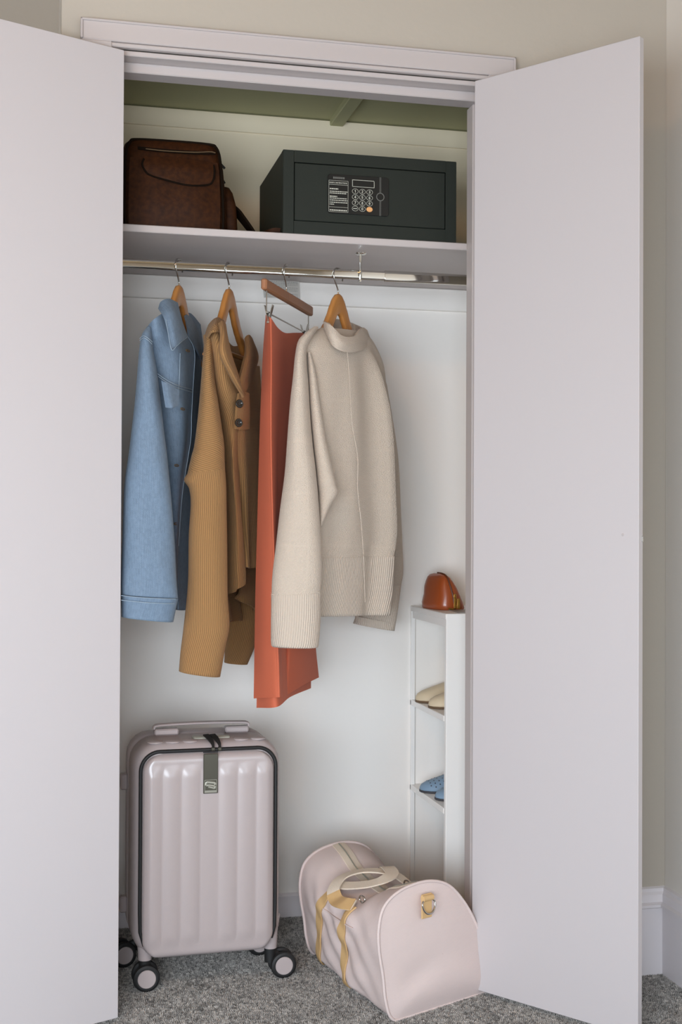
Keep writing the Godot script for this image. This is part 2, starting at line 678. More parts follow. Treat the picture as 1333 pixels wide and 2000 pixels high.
func room() -> void:
	var cream: Material = mats.cream_wall_paint
	# the wall round the closet opening (front face at z = 0)
	var w := CSGBox3D.new()
	w.name = "wall_front"
	w.size = v(1.486, 2.5, 0.10)
	w.position = v(0.117, 1.25, -0.05)
	w.material_override = cream
	add_child(w)
	var hole := CSGBox3D.new()
	hole.name = "opening"
	hole.operation = CSGShape3D.OPERATION_SUBTRACTION
	hole.size = v(0.835, 2.0, 0.3)
	hole.position = v(-0.1175 - 0.117, 0.995 - 1.25, 0)
	w.add_child(hole)
	tag(w, "cream painted wall around the open closet", "", "", "structure")
	var s: Sh
	s = Sh.new()
	s.bx(v(-1.77, 0, -1.02), v(-0.56, 2.5, -0.90), 0.001)
	struct("wall_alcove", s, cream, "shaded cream wall of the alcove above the left closet door")
	s = Sh.new()
	s.bx(v(-1.77, 0, -0.90), v(-1.65, 2.5, 0.0), 0.001)
	s.bx(v(-2.72, 0, -0.12), v(-1.77, 2.5, 0.0), 0.001)
	struct("wall_alcove_side", s, cream, "cream wall on the far side of the alcove")
	s = Sh.new()
	s.bx(v(0.722, 0, 0), v(0.86, 2.5, 3.42), 0.001)
	struct("wall_right", s, mats.lightened_wall_paint, "cream side wall at the right edge, behind the right closet door")
	s = Sh.new()   # left wall with its window opening
	s.bx(v(-2.72, 0, 0), v(-2.6, 2.5, 1.4), 0.001)
	s.bx(v(-2.72, 0, 2.9), v(-2.6, 2.5, 3.42), 0.001)
	s.bx(v(-2.72, 0, 1.4), v(-2.6, 0.25, 2.9), 0.001)
	s.bx(v(-2.72, 1.35, 1.4), v(-2.6, 2.5, 2.9), 0.001)
	struct("wall_left", s, mats.unseen_wall_paint, "taupe wall far to the left of the view, with a window")
	s = Sh.new()   # wall behind the camera with its window and an added narrow opening
	s.bx(v(-2.6, 0, 3.3), v(-2.45, 2.5, 3.42), 0.001)
	s.bx(v(-0.55, 0, 3.3), v(0.11, 2.5, 3.42), 0.001)
	s.bx(v(0.61, 0, 3.3), v(0.722, 2.5, 3.42), 0.001)
	s.bx(v(0.11, 0, 3.3), v(0.61, 0.30, 3.42), 0.001)
	s.bx(v(0.11, 1.40, 3.3), v(0.61, 2.5, 3.42), 0.001)
	s.bx(v(-2.45, 0, 3.3), v(-0.55, 0.30, 3.42), 0.001)
	s.bx(v(-2.45, 1.40, 3.3), v(-0.55, 2.5, 3.42), 0.001)
	struct("wall_rear", s, mats.unseen_wall_paint, "taupe wall behind the viewer, with a window and an added narrow opening for fill light")
	s = Sh.new()
	s.bx(v(-2.72, 2.5, -1.42), v(0.86, 2.62, 3.42), 0.001)
	struct("ceiling", s, mats.warm_ceiling_paint, "ceiling of the room")
	# lamp added out of view to warm the upper part of the scene
	var lamp := thing("added_ceiling_lamp", "added unseen lamp on the room ceiling, giving warm light from above", "lamp", v(-1.2, 2.5, 2.0))
	s = Sh.new()
	s.lathe([[0.0, -0.012], [0.15, -0.012], [0.155, -0.004], [0.15, 0.0]], Transform3D(Basis(), v(-1.2, 2.5, 2.0)), 32)
	part("base", s, mats.trim_paint, lamp)
	s = Sh.new()
	s.lathe([[0.0, -0.075], [0.06, -0.07], [0.10, -0.055], [0.13, -0.03], [0.138, -0.012]], Transform3D(Basis(), v(-1.2, 2.5, 2.0)), 32, false)
	part("shade", s, mats.added_lamp_glass, lamp)
	var li := OmniLight3D.new()
	li.name = "added_lamp_light"
	lamp.add_child(li)
	li.position = v(0, -0.11, 0)
	li.light_color = Color(1.0, 0.74, 0.46)
	li.light_energy = 0.55
	li.light_size = 0.12
	li.omni_range = 10.0
	li.omni_attenuation = 2.0
	li.shadow_enabled = true
	# skirting of the room: a tall board under a moulded top
	var prof := [v(0, 0, 0), v(0.012, 0, 0), v(0.012, 0.150, 0), v(0.020, 0.154, 0), v(0.020, 0.160, 0), v(0.012, 0.164, 0), v(0.011, 0.180, 0), v(0.006, 0.186, 0), v(0.006, 0.193, 0), v(0, 0.196, 0)]
	s = Sh.new()
	moulding(s, prof, v(0.722, 0, 0.0), v(0.722, 0, 3.3), v(-1, 0, 0))
	struct("baseboard_right", s, mats.skirting_paint, "tall moulded skirting board along the right wall")
	s = Sh.new()
	moulding(s, prof, v(0.351, 0, 0), v(0.722, 0, 0), v(0, 0, 1))
	struct("baseboard_front", s, mats.skirting_paint, "tall moulded skirting board on the closet wall, behind the right door")
	# architrave
	s = Sh.new()
	s.bx(v(-0.5885, 1.9965, 0), v(0.3505, 2.0385, 0.018), 0.002)
	s.bx(v(-0.5885, 2.0335, 0), v(0.3505, 2.0385, 0.023), 0.0015)
	s.bx(v(-0.5885, 1.9965, 0), v(-0.5835, 2.0385, 0.023), 0.0015)
	s.bx(v(0.3455, 1.9965, 0), v(0.3505, 2.0385, 0.023), 0.0015)
	s.bx(v(-0.535, 1.9868, 0), v(0.298, 1.9958, 0.015), 0.002)
	s.bx(v(-0.5885, 0, 0), v(-0.525, 1.9965, 0.018), 0.002)
	s.bx(v(0.288, 0, 0), v(0.3505, 1.9965, 0.018), 0.002)
	struct("trim_1", s, mats.trim_paint, "off-white painted architrave around the closet opening")
	s = Sh.new()   # lining and door stop
	s.bx(v(-0.535, 1.974, -0.10), v(0.30, 1.9845, 0.004), 0.0015)
	s.bx(v(-0.535, 1.9525, -0.078), v(0.285, 1.974, -0.031), 0.002)
	s.bx(v(-0.535, 0, -0.10), v(-0.5245, 1.974, 0.004), 0.0015)
	s.bx(v(0.288, 0, -0.10), v(0.30, 1.974, 0.004), 0.0015)
	s.bx(v(-0.525, 0, -0.088), v(-0.514, 1.9525, -0.047), 0.002)
	s.bx(v(0.2745, 0, -0.088), v(0.288, 1.9525, -0.047), 0.002)
	struct("trim_2", s, mats.trim_paint, "painted frame lining with its door stop inside the closet opening")

# a profile (x out from the wall, y up) drawn from a to b
func moulding(s: Sh, prof: Array, a: Vector3, b: Vector3, out: Vector3) -> void:
	var rs := []
	for e in [a, b]:
		var r := PackedVector3Array()
		for q in prof: r.append(e + out * q.x + Vector3.UP * q.y)
		rs.append(r)
	s.rings(rs, true, true, true)

func doors() -> void:
	leaf("door_1", v(-0.5005, 0, 0.03), deg_to_rad(180 - 24.0), 0.405, "white flush closet door standing open at the left edge of the view")
	var d := leaf("door_2", v(0.2515, 0, 0.03), deg_to_rad(53.85), 0.3915, "white flush closet door standing open on the right, beside the duffel bag")
	# catch plate and screw marks near its free edge
	var dir := v(cos(deg_to_rad(53.85)), 0, sin(deg_to_rad(53.85)))
	var n := v(-dir.z, 0, dir.x)
	var s := Sh.new()
	var at := v(0.2515, 0.993, 0.03) + dir * 0.357
	s.lathe([[0.0, 0.0012], [0.0022, 0.001], [0.0028, 0.0]], turned(dir, n, at + n * 0.0002), 14)
	part("screw_cover", s, mats.trim_paint, d)
	s = Sh.new()
	s.box(v(0.003, 0.012, 0.0025), turned(dir, Vector3.UP, v(0.2515, 0.985, 0.03) + dir * 0.3925 - n * 0.014), 0.0006)
	part("catch_plate", s, mats.steel, d)

func leaf(called: String, corner: Vector3, angle: float, w: float, label: String) -> MeshInstance3D:
	var dir := v(cos(angle), 0, sin(angle))
	var n := v(-dir.z, 0, dir.x) if dir.x > 0 else v(dir.z, 0, -dir.x)
	var s := Sh.new()
	s.box(v(w, 1.963, 0.018), turned(dir, Vector3.UP, corner + dir * (w / 2) - n * 0.009 + v(0, 0.012 + 1.963 / 2, 0)), 0.0012)
	return struct(called, s, mats.white_gloss_paint, label)

func closet() -> void:
	var c: Material = mats.closet_paint
	var s := Sh.new()
	s.bx(v(-0.56, 0, -0.69), v(0.62, 2.06, -0.57), 0.001)
	struct("wall_back", s, c, "off-white back wall inside the closet")
	s = Sh.new()
	s.bx(v(-0.626, 0, -0.90), v(-0.555, 2.5, -0.10), 0.001)
	struct("wall_closet_left", s, c, "off-white left side wall inside the closet")
	s = Sh.new()
	s.bx(v(0.50, 0, -0.57), v(0.62, 2.06, -0.10), 0.001)
	struct("wall_closet_right", s, c, "off-white right side wall inside the closet")
	s = Sh.new()
	s.bx(v(-0.556, 2.062, -0.69), v(0.62, 2.10, -0.10), 0.001)
	var roof := struct("ceiling_closet", s, mats.closet_ceiling_paint, "grey painted ceiling inside the closet")
	s = Sh.new()
	s.bx(v(0.0625, 2.046, -0.566), v(0.0985, 2.064, -0.10), 0.002)
	part("batten", s, mats.closet_ceiling_paint, roof)
	s = Sh.new()
	s.bx(v(-0.5545, 1.651, -0.571), v(0.4995, 2.014, -0.567), 0.0005)  # added sheet that carries the painted-in warm tone above the shelf
	struct("added_panel_5", s, mats.closet_warm_light_paint, "added panel on the closet back wall above the shelf, warm dim light put into its colour")
	# boards fixed to the back wall
	s = Sh.new()
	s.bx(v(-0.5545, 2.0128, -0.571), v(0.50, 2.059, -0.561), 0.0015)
	struct("trim_3", s, mats.closet_warm_light_paint, "flat board along the top of the closet back wall")
	s = Sh.new()
	s.bx(v(-0.5545, 1.5765, -0.571), v(0.50, 1.634, -0.556), 0.002)
	struct("trim_4", s, c, "flat support board under the closet shelf, behind the rail")
	s = Sh.new()
	moulding(s, [v(0, 0, 0), v(0.009, 0, 0), v(0.009, 0.055, 0), v(0.006, 0.060, 0), v(0.0, 0.0625, 0)], v(-0.5545, 0, -0.571), v(0.50, 0, -0.571), v(0, 0, 1))
	struct("baseboard_closet", s, mats.skirting_paint, "low skirting board along the closet back wall")

func shelf_and_rail() -> void:
	var s := Sh.new()
	s.bx(v(-0.5545, 1.6345, -0.5695), v(0.4985, 1.6505, -0.096), 0.0015)
	tag(part("wardrobe_shelf", s, mats.trim_paint), "long off-white shelf across the closet, under the safe and the leather bag", "shelf")
	var t := thing("clothes_rail", "chrome oval clothes rail hung below the closet shelf", "rail", v(0, 1.575, -0.2))
	s = Sh.new()
	s.oval(v(-0.5545, 1.5875, -0.2), v(0.113, 1.5875, -0.2), 0.0112, 0.0055)
	part("rail_tube", s, mats.chrome, t)
	s = Sh.new()
	s.oval(v(0.113, 1.5875, -0.2), v(0.4995, 1.5875, -0.2), 0.0130, 0.0072)
	part("sleeve_tube", s, mats.chrome, t, "wider outer tube of the extending rail")
	s = Sh.new()
	s.tube(Sh.spline([v(0.053, 1.634, -0.19), v(0.053, 1.615, -0.192), v(0.053, 1.598, -0.1905), v(0.053, 1.588, -0.19), v(0.053, 1.576, -0.192)], 12), 0.0035, 10, 0.0022)
	s.tube([v(0.053, 1.5725, -0.205), v(0.053, 1.5725, -0.1895)], 0.0032, 10, 0.0022)
	var b := part("support_bracket", s, mats.chrome, t, "small chrome bracket carrying the rail from the shelf")
	s = Sh.new()
	s.lathe([[0, -0.003], [0.010, -0.003], [0.013, -0.0012], [0.0135, 0.0]], Transform3D(Basis(), v(0.053, 1.6345, -0.187)), 24)
	part("fixing_plate", s, mats.chrome, b)
	# a printed notice on the board behind the rail
	var n := thing("notice_sheet", "white printed notice sheet fixed to the board behind the rail", "notice", v(-0.066, 1.594, -0.555))
	s = Sh.new()
	s.patch([[v(-0.117, 1.637, -0.5545), v(-0.066, 1.637, -0.5535), v(-0.017, 1.634, -0.5545)], [v(-0.113, 1.613, -0.5548), v(-0.066, 1.613, -0.554), v(-0.016, 1.611, -0.5548)], [v(-0.110, 1.589, -0.5545), v(-0.064, 1.589, -0.553), v(-0.015, 1.587, -0.554)]], 8, 8, 0.0004)
	part("paper", s, mats.paper, n)
	s = Sh.new()
	var r := RandomNumberGenerator.new()
	r.seed = 3
	for k in 11:
		var y := 1.6325 - 0.0039 * k
		var x := -0.112 + 0.0004 * k
		var stop := (-0.022 if k % 4 != 3 else -0.06)
		while x < stop:
			var w := r.randf_range(0.002, 0.006)
			s.bx(v(x, y - (0.0011 if k < 2 else 0.0007), -0.5532), v(minf(x + w, stop), y, -0.5529), 0.00005)
			x += w + 0.0012
	part("printing", s, mats.print_grey, n)

func rack() -> void:
	var t := thing("shoe_rack", "narrow white built-in shoe rack at the right of the closet", "shelf unit", v(0.36, 0, -0.42))
	var w: Material = mats.shelf_paint
	var s := Sh.new()
	s.bx(v(0.2895, 0, -0.284), v(0.4985, 0.7962, -0.2685), 0.0015)
	part("front_panel", s, w, t)
	s = Sh.new()
	s.bx(v(0.2885, 0, -0.5695), v(0.30, 0.795, -0.562), 0.001)
	part("rear_post", s, w, t)
	s = Sh.new()
	s.bx(v(0.288, 0.7822, -0.5695), v(0.4985, 0.7964, -0.2688), 0.0015)
	part("top_board", s, w, t)
	s = Sh.new()
	s.bx(v(0.2915, 0.764, -0.5615), v(0.302, 0.7822, -0.284), 0.001)
	part("top_rail", s, w, t)
	for y in [0.5355, 0.3131]:
		s = Sh.new()
		s.bx(v(0.2885, y, -0.5695), v(0.4865, y + 0.0145, -0.284), 0.0012)
		part("shelf", s, w, t)
	s = Sh.new()
	s.bx(v(0.487, 0, -0.5695), v(0.4985, 0.782, -0.284), 0.001)
	part("side_panel", s, w, t)
	s = Sh.new()
	s.bx(v(0.478, 0.0, -0.46), v(0.487, 0.312, -0.284), 0.001)
	part("plinth_board", s, mats.pink_board, t)

func safe() -> void:
	var m: Material = mats.safe_enamel
	var x0 := -0.1465
	var x1 := 0.2545
	var y0 := 1.6508
	var y1 := 1.8357
	var zf := -0.100
	var t := thing("safe", "dark grey steel safe with a keypad on the closet shelf", "safe", v(0.054, y0, -0.25))
	var s := Sh.new()
	s.bx(v(x0, y0, -0.410), v(x1, y1, zf - 0.02), 0.002)
	var dx0 := -0.1215
	var dx1 := 0.2290
	var dy0 := 1.6795
	var dy1 := 1.8095
	s.bx(v(x0, y0, zf - 0.021), v(dx0, y1, zf), 0.0012)
	s.bx(v(dx1, y0, zf - 0.021), v(x1, y1, zf), 0.0012)
	s.bx(v(dx0, dy1, zf - 0.021), v(dx1, y1 - 0.0001, zf - 0.0001), 0.0001)
	s.bx(v(dx0, y0 + 0.0001, zf - 0.021), v(dx1, dy0, zf - 0.0001), 0.0001)
	part("body", s, m, t)
	s = Sh.new()
	s.bx(v(dx0 + 0.0016, dy0 + 0.0016, zf - 0.018), v(dx1 - 0.0016, dy1 - 0.0016, zf - 0.0004), 0.0012)
	var door := part("door", s, m, t)
	# keypad plate in its own axes: x right, y up, 0.1395 x 0.0868
	var pl := v(-0.0455, 1.7008, zf - 0.0003)
	var W := 0.140
	var H := 0.0868
	var pw := func(x: float, y: float, z := 0.0) -> Vector3: return pl + v(x * W, H - y * H, z)   # x, y as shares of the plate, y down
	s = Sh.new()
	s.rings([rounded(pl + v(W / 2, H / 2, 0), W, H, 0.006, 0.0), rounded(pl + v(W / 2, H / 2, 0.0024), W, H, 0.006, 0.0), rounded(pl + v(W / 2, H / 2, 0.003), W - 0.0012, H - 0.0012, 0.0055, 0.0)], true, true, true)
	var pad := part("keypad_plate", s, mats.keypad_black, t)
	var zt := 0.0032
	s = Sh.new()   # instruction label: white line frame with rules
	var fr := func(s: Sh, a: float, b: float, c: float, d: float, th: float) -> void:
		s.bx(pw.call(a, d, zt - 0.0004), pw.call(c, d, zt) + v(0, th, 0), 0.00005)
		s.bx(pw.call(a, b, zt - 0.0004), pw.call(c, b, zt) + v(0, th, 0), 0.00005)
		s.bx(pw.call(a, d, zt - 0.0004), pw.call(a, b, zt) + v(th, 0, 0), 0.00005)
		s.bx(pw.call(c, d, zt - 0.0004), pw.call(c, b, zt) + v(th, 0, 0), 0.00005)
	fr.call(s, 0.012, 0.165, 0.325, 0.965, 0.0006)
	s.bx(pw.call(0.015, 0.27, zt - 0.0004), pw.call(0.325, 0.263, zt), 0.00005)
	s.bx(pw.call(0.015, 0.845, zt - 0.0004), pw.call(0.325, 0.838, zt), 0.00005)
	var r := RandomNumberGenerator.new()
	r.seed = 5
	for e in [[0.36, 0.14, 1], [0.43, 0.29, 0], [0.475, 0.27, 0], [0.555, 0.12, 1], [0.605, 0.28, 0], [0.655, 0.29, 0], [0.71, 0.29, 0], [0.76, 0.07, 0], [0.905, 0.28, 1]]:
		var x: float = 0.03
		while x < 0.03 + e[1]:
			var w := r.randf_range(0.012, 0.035)
			var q := minf(x + w, 0.03 + e[1])
			s.bx(pw.call(x, e[0] + 0.022 + 0.008 * e[2], zt - 0.0004), pw.call(q, e[0], zt), 0.00004)
			x = q + 0.007
	part("instruction_print", s, mats.print_white, pad)
	words("heading_print", "USER'S INSTRUCTION", pw.call(0.165, 0.218, zt - 0.0002), 0.0044, mats.print_white, pad, 0.040)
	s = Sh.new()
	for k in 6: s.bx(pw.call(0.085 + 0.032 * k, 0.115, zt - 0.0004), pw.call(0.108 + 0.032 * k, 0.065, zt), 0.00004)
	part("maker_print", s, mats.print_grey, pad)
	s = Sh.new()
	fr.call(s, 0.395, 0.12, 0.752, 0.29, 0.0011)
	s.bx(pw.call(0.40, 0.285, zt - 0.001), pw.call(0.752, 0.125, zt - 0.0003), 0.00005)
	part("display", s, mats.print_white, pad)
	s = Sh.new()
	s.bx(pw.call(0.405, 0.280, zt - 0.001), pw.call(0.750, 0.130, zt + 0.0001), 0.00005)
	part("display_glass", s, mats.keypad_black, pad)
	var signs := ["1", "2", "3", "4", "5", "6", "7", "8", "9", "", "0", ""]
	for k in 12:
		var cx: float = 0.445 + 0.118 * (k % 3)
		var cy: float = 0.405 + 0.148 * (k / 3)
		var c: Vector3 = pw.call(cx, cy, zt)
		s = Sh.new()
		if k == 11:
			s.lathe([[0, 0.0012], [0.0062, 0.0010], [0.0070, 0.0]], Transform3D(Basis(v(1.08, 0, 0), v(0, 0, 1), v(0, -0.86, 0)), c - v(0, 0, 0.0006)), 24)
			part("key", s, mats.orange_key, pad, "round orange key")
			continue
		var path := []
		for i in 24: path.append(c + v(cos(TAU * i / 24) * 0.0069, sin(TAU * i / 24) * 0.0055, 0))
		s.tube(path, 0.00042, 6, 0.00042, Vector3.BACK, true)
		if k == 9: s.bx(c + v(-0.0045, -0.0008, -0.0003), c + v(0.0045, 0.0008, 0.0002), 0.0001)
		var key := part("key", s, mats.print_white, pad)
		if signs[k]: words("digit", signs[k], c - v(0, 0, 0.0002), 0.0062, mats.print_white, key)
	s = Sh.new()
	var ring := []
	for i in 32: ring.append(pw.call(0.858, 0.51, zt) + v(cos(TAU * i / 32) * 0.0085, sin(TAU * i / 32) * 0.0085, 0))
	s.tube(ring, 0.0010, 8, 0.0010, Vector3.BACK, true)
	for x in [0.846, 0.864]:
		s.bx(pw.call(x, 0.415, zt - 0.0005), pw.call(x + 0.006, 0.0, zt - 0.0001), 0.00005)
		s.bx(pw.call(x, 1.0, zt - 0.0005), pw.call(x + 0.006, 0.605, zt - 0.0001), 0.00005)
	part("lock_ring", s, mats.print_grey, pad)

func rounded(c: Vector3, w: float, h: float, r: float, _z: float) -> PackedVector3Array:
	var out := PackedVector3Array()
	for q in 4:
		var sx: float = [1, -1, -1, 1][q]
		var sy: float = [1, 1, -1, -1][q]
		for i in 6:
			var a := PI / 2 * (q + i / 5.0)
			out.append(c + v(sx * (w / 2 - r) + r * cos(a), sy * (h / 2 - r) + r * sin(a), 0))
	return out

func words(called: String, text: String, at: Vector3, height: float, m: Material, parent: Node3D, width := 0.0) -> void:
	var t := TextMesh.new()
	var f := SystemFont.new()
	f.font_names = PackedStringArray(["Droid Sans"])
	f.font_weight = 700
	t.font = f
	t.text = text
	t.font_size = 32
	t.pixel_size = height / 24.0
	t.depth = 0.0004
	t.curve_step = 2.0
	var o := MeshInstance3D.new()
	o.name = called
	o.mesh = t
	o.material_override = m
	parent.add_child(o, true)
	if width > 0.0 and t.get_aabb().size.x > 0.0: t.pixel_size *= width / t.get_aabb().size.x
	var base := Vector3.ZERO
	var q: Node = parent
	while q != self:
		base += (q as Node3D).position
		q = q.get_parent()
	o.position = at - base

func slab(x0: float, x1: float, z0: float, z1: float, y: float, r: float) -> PackedVector3Array:
	var out := PackedVector3Array()
	for p in rounded(Vector3.ZERO, x1 - x0, z1 - z0, minf(r, minf(x1 - x0, z1 - z0) * 0.49), 0.0):
		out.append(v((x0 + x1) / 2 + p.x, y, (z0 + z1) / 2 + p.y))
	return out

func backpack() -> void:
	var m: Material = mats.brown_leather
	var dk: Material = mats.dark_leather
	var t := thing("leather_backpack", "worn brown leather backpack with a front flap on the closet shelf", "bag", v(-0.38, 1.6507, -0.21))
	var s := Sh.new()
	var rs := []
	var keys := [[1.6512, -0.494, -0.272, -0.300, -0.128, 0.02], [1.656, -0.498, -0.266, -0.305, -0.122, 0.03], [1.69, -0.500, -0.265, -0.308, -0.115, 0.035], [1.74, -0.500, -0.267, -0.306, -0.116, 0.036], [1.79, -0.497, -0.271, -0.302, -0.121, 0.036], [1.825, -0.493, -0.276, -0.296, -0.127, 0.035], [1.842, -0.487, -0.283, -0.290, -0.134, 0.034], [1.851, -0.478, -0.293, -0.282, -0.144, 0.032], [1.8555, -0.466, -0.308, -0.268, -0.158, 0.03]]
	for k in keys: rs.append(slab(k[1], k[2], k[3], k[4], k[0], k[5]))
	s.rings(rs)
	part("body", s, m, t)
	# piping along both edges of the front panel and over its top
	s = Sh.new()
	var edge := Sh.spline([v(-0.487, 1.655, -0.1205), v(-0.490, 1.69, -0.1165), v(-0.4895, 1.76, -0.1195), v(-0.486, 1.815, -0.1265), v(-0.478, 1.838, -0.133), v(-0.462, 1.8455, -0.138), v(-0.38, 1.8475, -0.140), v(-0.305, 1.8455, -0.138), v(-0.290, 1.838, -0.134), v(-0.283, 1.815, -0.1275), v(-0.279, 1.76, -0.1195), v(-0.276, 1.69, -0.1165), v(-0.276, 1.655, -0.1205)], 60)
	s.tube(edge, 0.0030, 8)
	part("piping", s, dk, t)
	# zip across the front, above the pocket
	s = Sh.new()
	s.patch([[v(-0.462, 1.826, -0.1245), v(-0.41, 1.824, -0.1225), v(-0.34, 1.824, -0.1225), v(-0.293, 1.827, -0.1255)], [v(-0.462, 1.8195, -0.123), v(-0.41, 1.817, -0.1212), v(-0.34, 1.817, -0.1212), v(-0.293, 1.820, -0.124)]], 30, 3, 0.002)
	part("zip_tape", s, dk, t)
	s = Sh.new()
	s.tube(Sh.spline([v(-0.445, 1.8215, -0.1215), v(-0.40, 1.8195, -0.120), v(-0.34, 1.821, -0.120), v(-0.305, 1.825, -0.122), v(-0.293, 1.824, -0.1235)], 40), 0.0012, 6)
	part("zip_teeth", s, mats.worn_edge, t)
	# front pocket and its flap
	s = Sh.new()
	s.patch([[v(-0.478, 1.800, -0.1195), v(-0.43, 1.800, -0.1155), v(-0.38, 1.800, -0.1145), v(-0.33, 1.800, -0.1155), v(-0.289, 1.800, -0.1195)], [v(-0.480, 1.77, -0.1165), v(-0.43, 1.77, -0.104), v(-0.38, 1.77, -0.101), v(-0.33, 1.77, -0.104), v(-0.286, 1.77, -0.1165)], [v(-0.481, 1.70, -0.1135), v(-0.43, 1.70, -0.099), v(-0.38, 1.70, -0.097), v(-0.33, 1.70, -0.099), v(-0.284, 1.70, -0.1135)], [v(-0.480, 1.653, -0.119), v(-0.43, 1.652, -0.108), v(-0.38, 1.652, -0.107), v(-0.33, 1.652, -0.108), v(-0.284, 1.653, -0.119)]], 30, 24, 0.004, func(u, w): return 0.0015 * sin(9.0 * u + 4.0 * w) * sin(PI * u))
	part("front_pocket", s, m, t)
	s = Sh.new()
	var flap := [[v(-0.448, 1.801, -0.1115), v(-0.40, 1.800, -0.105), v(-0.35, 1.798, -0.104), v(-0.300, 1.795, -0.1115)], [v(-0.452, 1.782, -0.106), v(-0.40, 1.779, -0.0955), v(-0.35, 1.776, -0.0945), v(-0.299, 1.776, -0.106)], [v(-0.446, 1.768, -0.1045), v(-0.405, 1.756, -0.0935), v(-0.355, 1.748, -0.0925), v(-0.302, 1.758, -0.104)], [v(-0.436, 1.760, -0.1045), v(-0.40, 1.748, -0.0935), v(-0.355, 1.7405, -0.0925), v(-0.312, 1.747, -0.103)]]
	s.patch(flap, 30, 20, 0.005)
	var fl := part("pocket_flap", s, m, t)
	s = Sh.new()
	s.tube(Sh.spline([v(-0.450, 1.795, -0.106), v(-0.4535, 1.782, -0.103), v(-0.447, 1.768, -0.102), v(-0.436, 1.7595, -0.1018), v(-0.40, 1.7475, -0.0912), v(-0.355, 1.740, -0.0902), v(-0.312, 1.7465, -0.1005), v(-0.3005, 1.758, -0.1015), v(-0.2975, 1.776, -0.103), v(-0.2985, 1.792, -0.108)], 60), 0.0021, 8)
	part("flap_edge", s, dk, fl)
	# pocket on its right side, straps and zip pulls
	s = Sh.new()
	rs = []
	for k in [[1.6515, -0.268, -0.240, -0.262, -0.165, 0.012], [1.67, -0.268, -0.236, -0.266, -0.160, 0.014], [1.72, -0.270, -0.239, -0.264, -0.160, 0.014], [1.75, -0.272, -0.247, -0.258, -0.164, 0.012], [1.763, -0.274, -0.254, -0.250, -0.172, 0.009], [1.767, -0.275, -0.262, -0.24, -0.182, 0.006]]: rs.append(slab(k[1], k[2], k[3], k[4], k[0], k[5]))
	s.rings(rs)
	part("side_pocket", s, m, t)
	s = Sh.new()
	s.patch([[v(-0.262, 1.735, -0.225), v(-0.252, 1.735, -0.195)], [v(-0.240, 1.718, -0.215), v(-0.232, 1.718, -0.185)], [v(-0.226, 1.700, -0.208), v(-0.219, 1.699, -0.178)], [v(-0.210, 1.680, -0.205), v(-0.205, 1.679, -0.175)], [v(-0.194, 1.663, -0.205), v(-0.192, 1.662, -0.175)], [v(-0.178, 1.656, -0.200), v(-0.178, 1.656, -0.172)]], 6, 36, 0.0055)
	part("shoulder_strap", s, dk, t)
	s = Sh.new()
	s.patch([[v(-0.188, 1.656, -0.185), v(-0.188, 1.656, -0.160)], [v(-0.174, 1.659, -0.165), v(-0.174, 1.659, -0.132)], [v(-0.160, 1.6625, -0.160), v(-0.160, 1.6625, -0.124)], [v(-0.1480, 1.6615, -0.155), v(-0.1480, 1.6615, -0.120)]], 5, 12, 0.009)
	part("strap_end", s, m, t)
	for k in [[v(-0.2745, 1.826, -0.20), v(-0.262, 1.812, -0.198)], [v(-0.269, 1.795, -0.21), v(-0.2605, 1.781, -0.208)]]:
		s = Sh.new()
		s.tube([k[0], k[0].lerp(k[1], 0.3), k[0].lerp(k[1], 0.65), k[1]], 0.0028, 8, 0.0016)
		part("zip_pull", s, mats.black_plastic, t)
	s = Sh.new()
	s.tube(Sh.spline([v(-0.2655, 1.66, -0.20), v(-0.264, 1.75, -0.205), v(-0.268, 1.80, -0.208), v(-0.275, 1.828, -0.208), v(-0.292, 1.849, -0.207)], 24), 0.0022, 6)
	part("side_zip", s, dk, t)

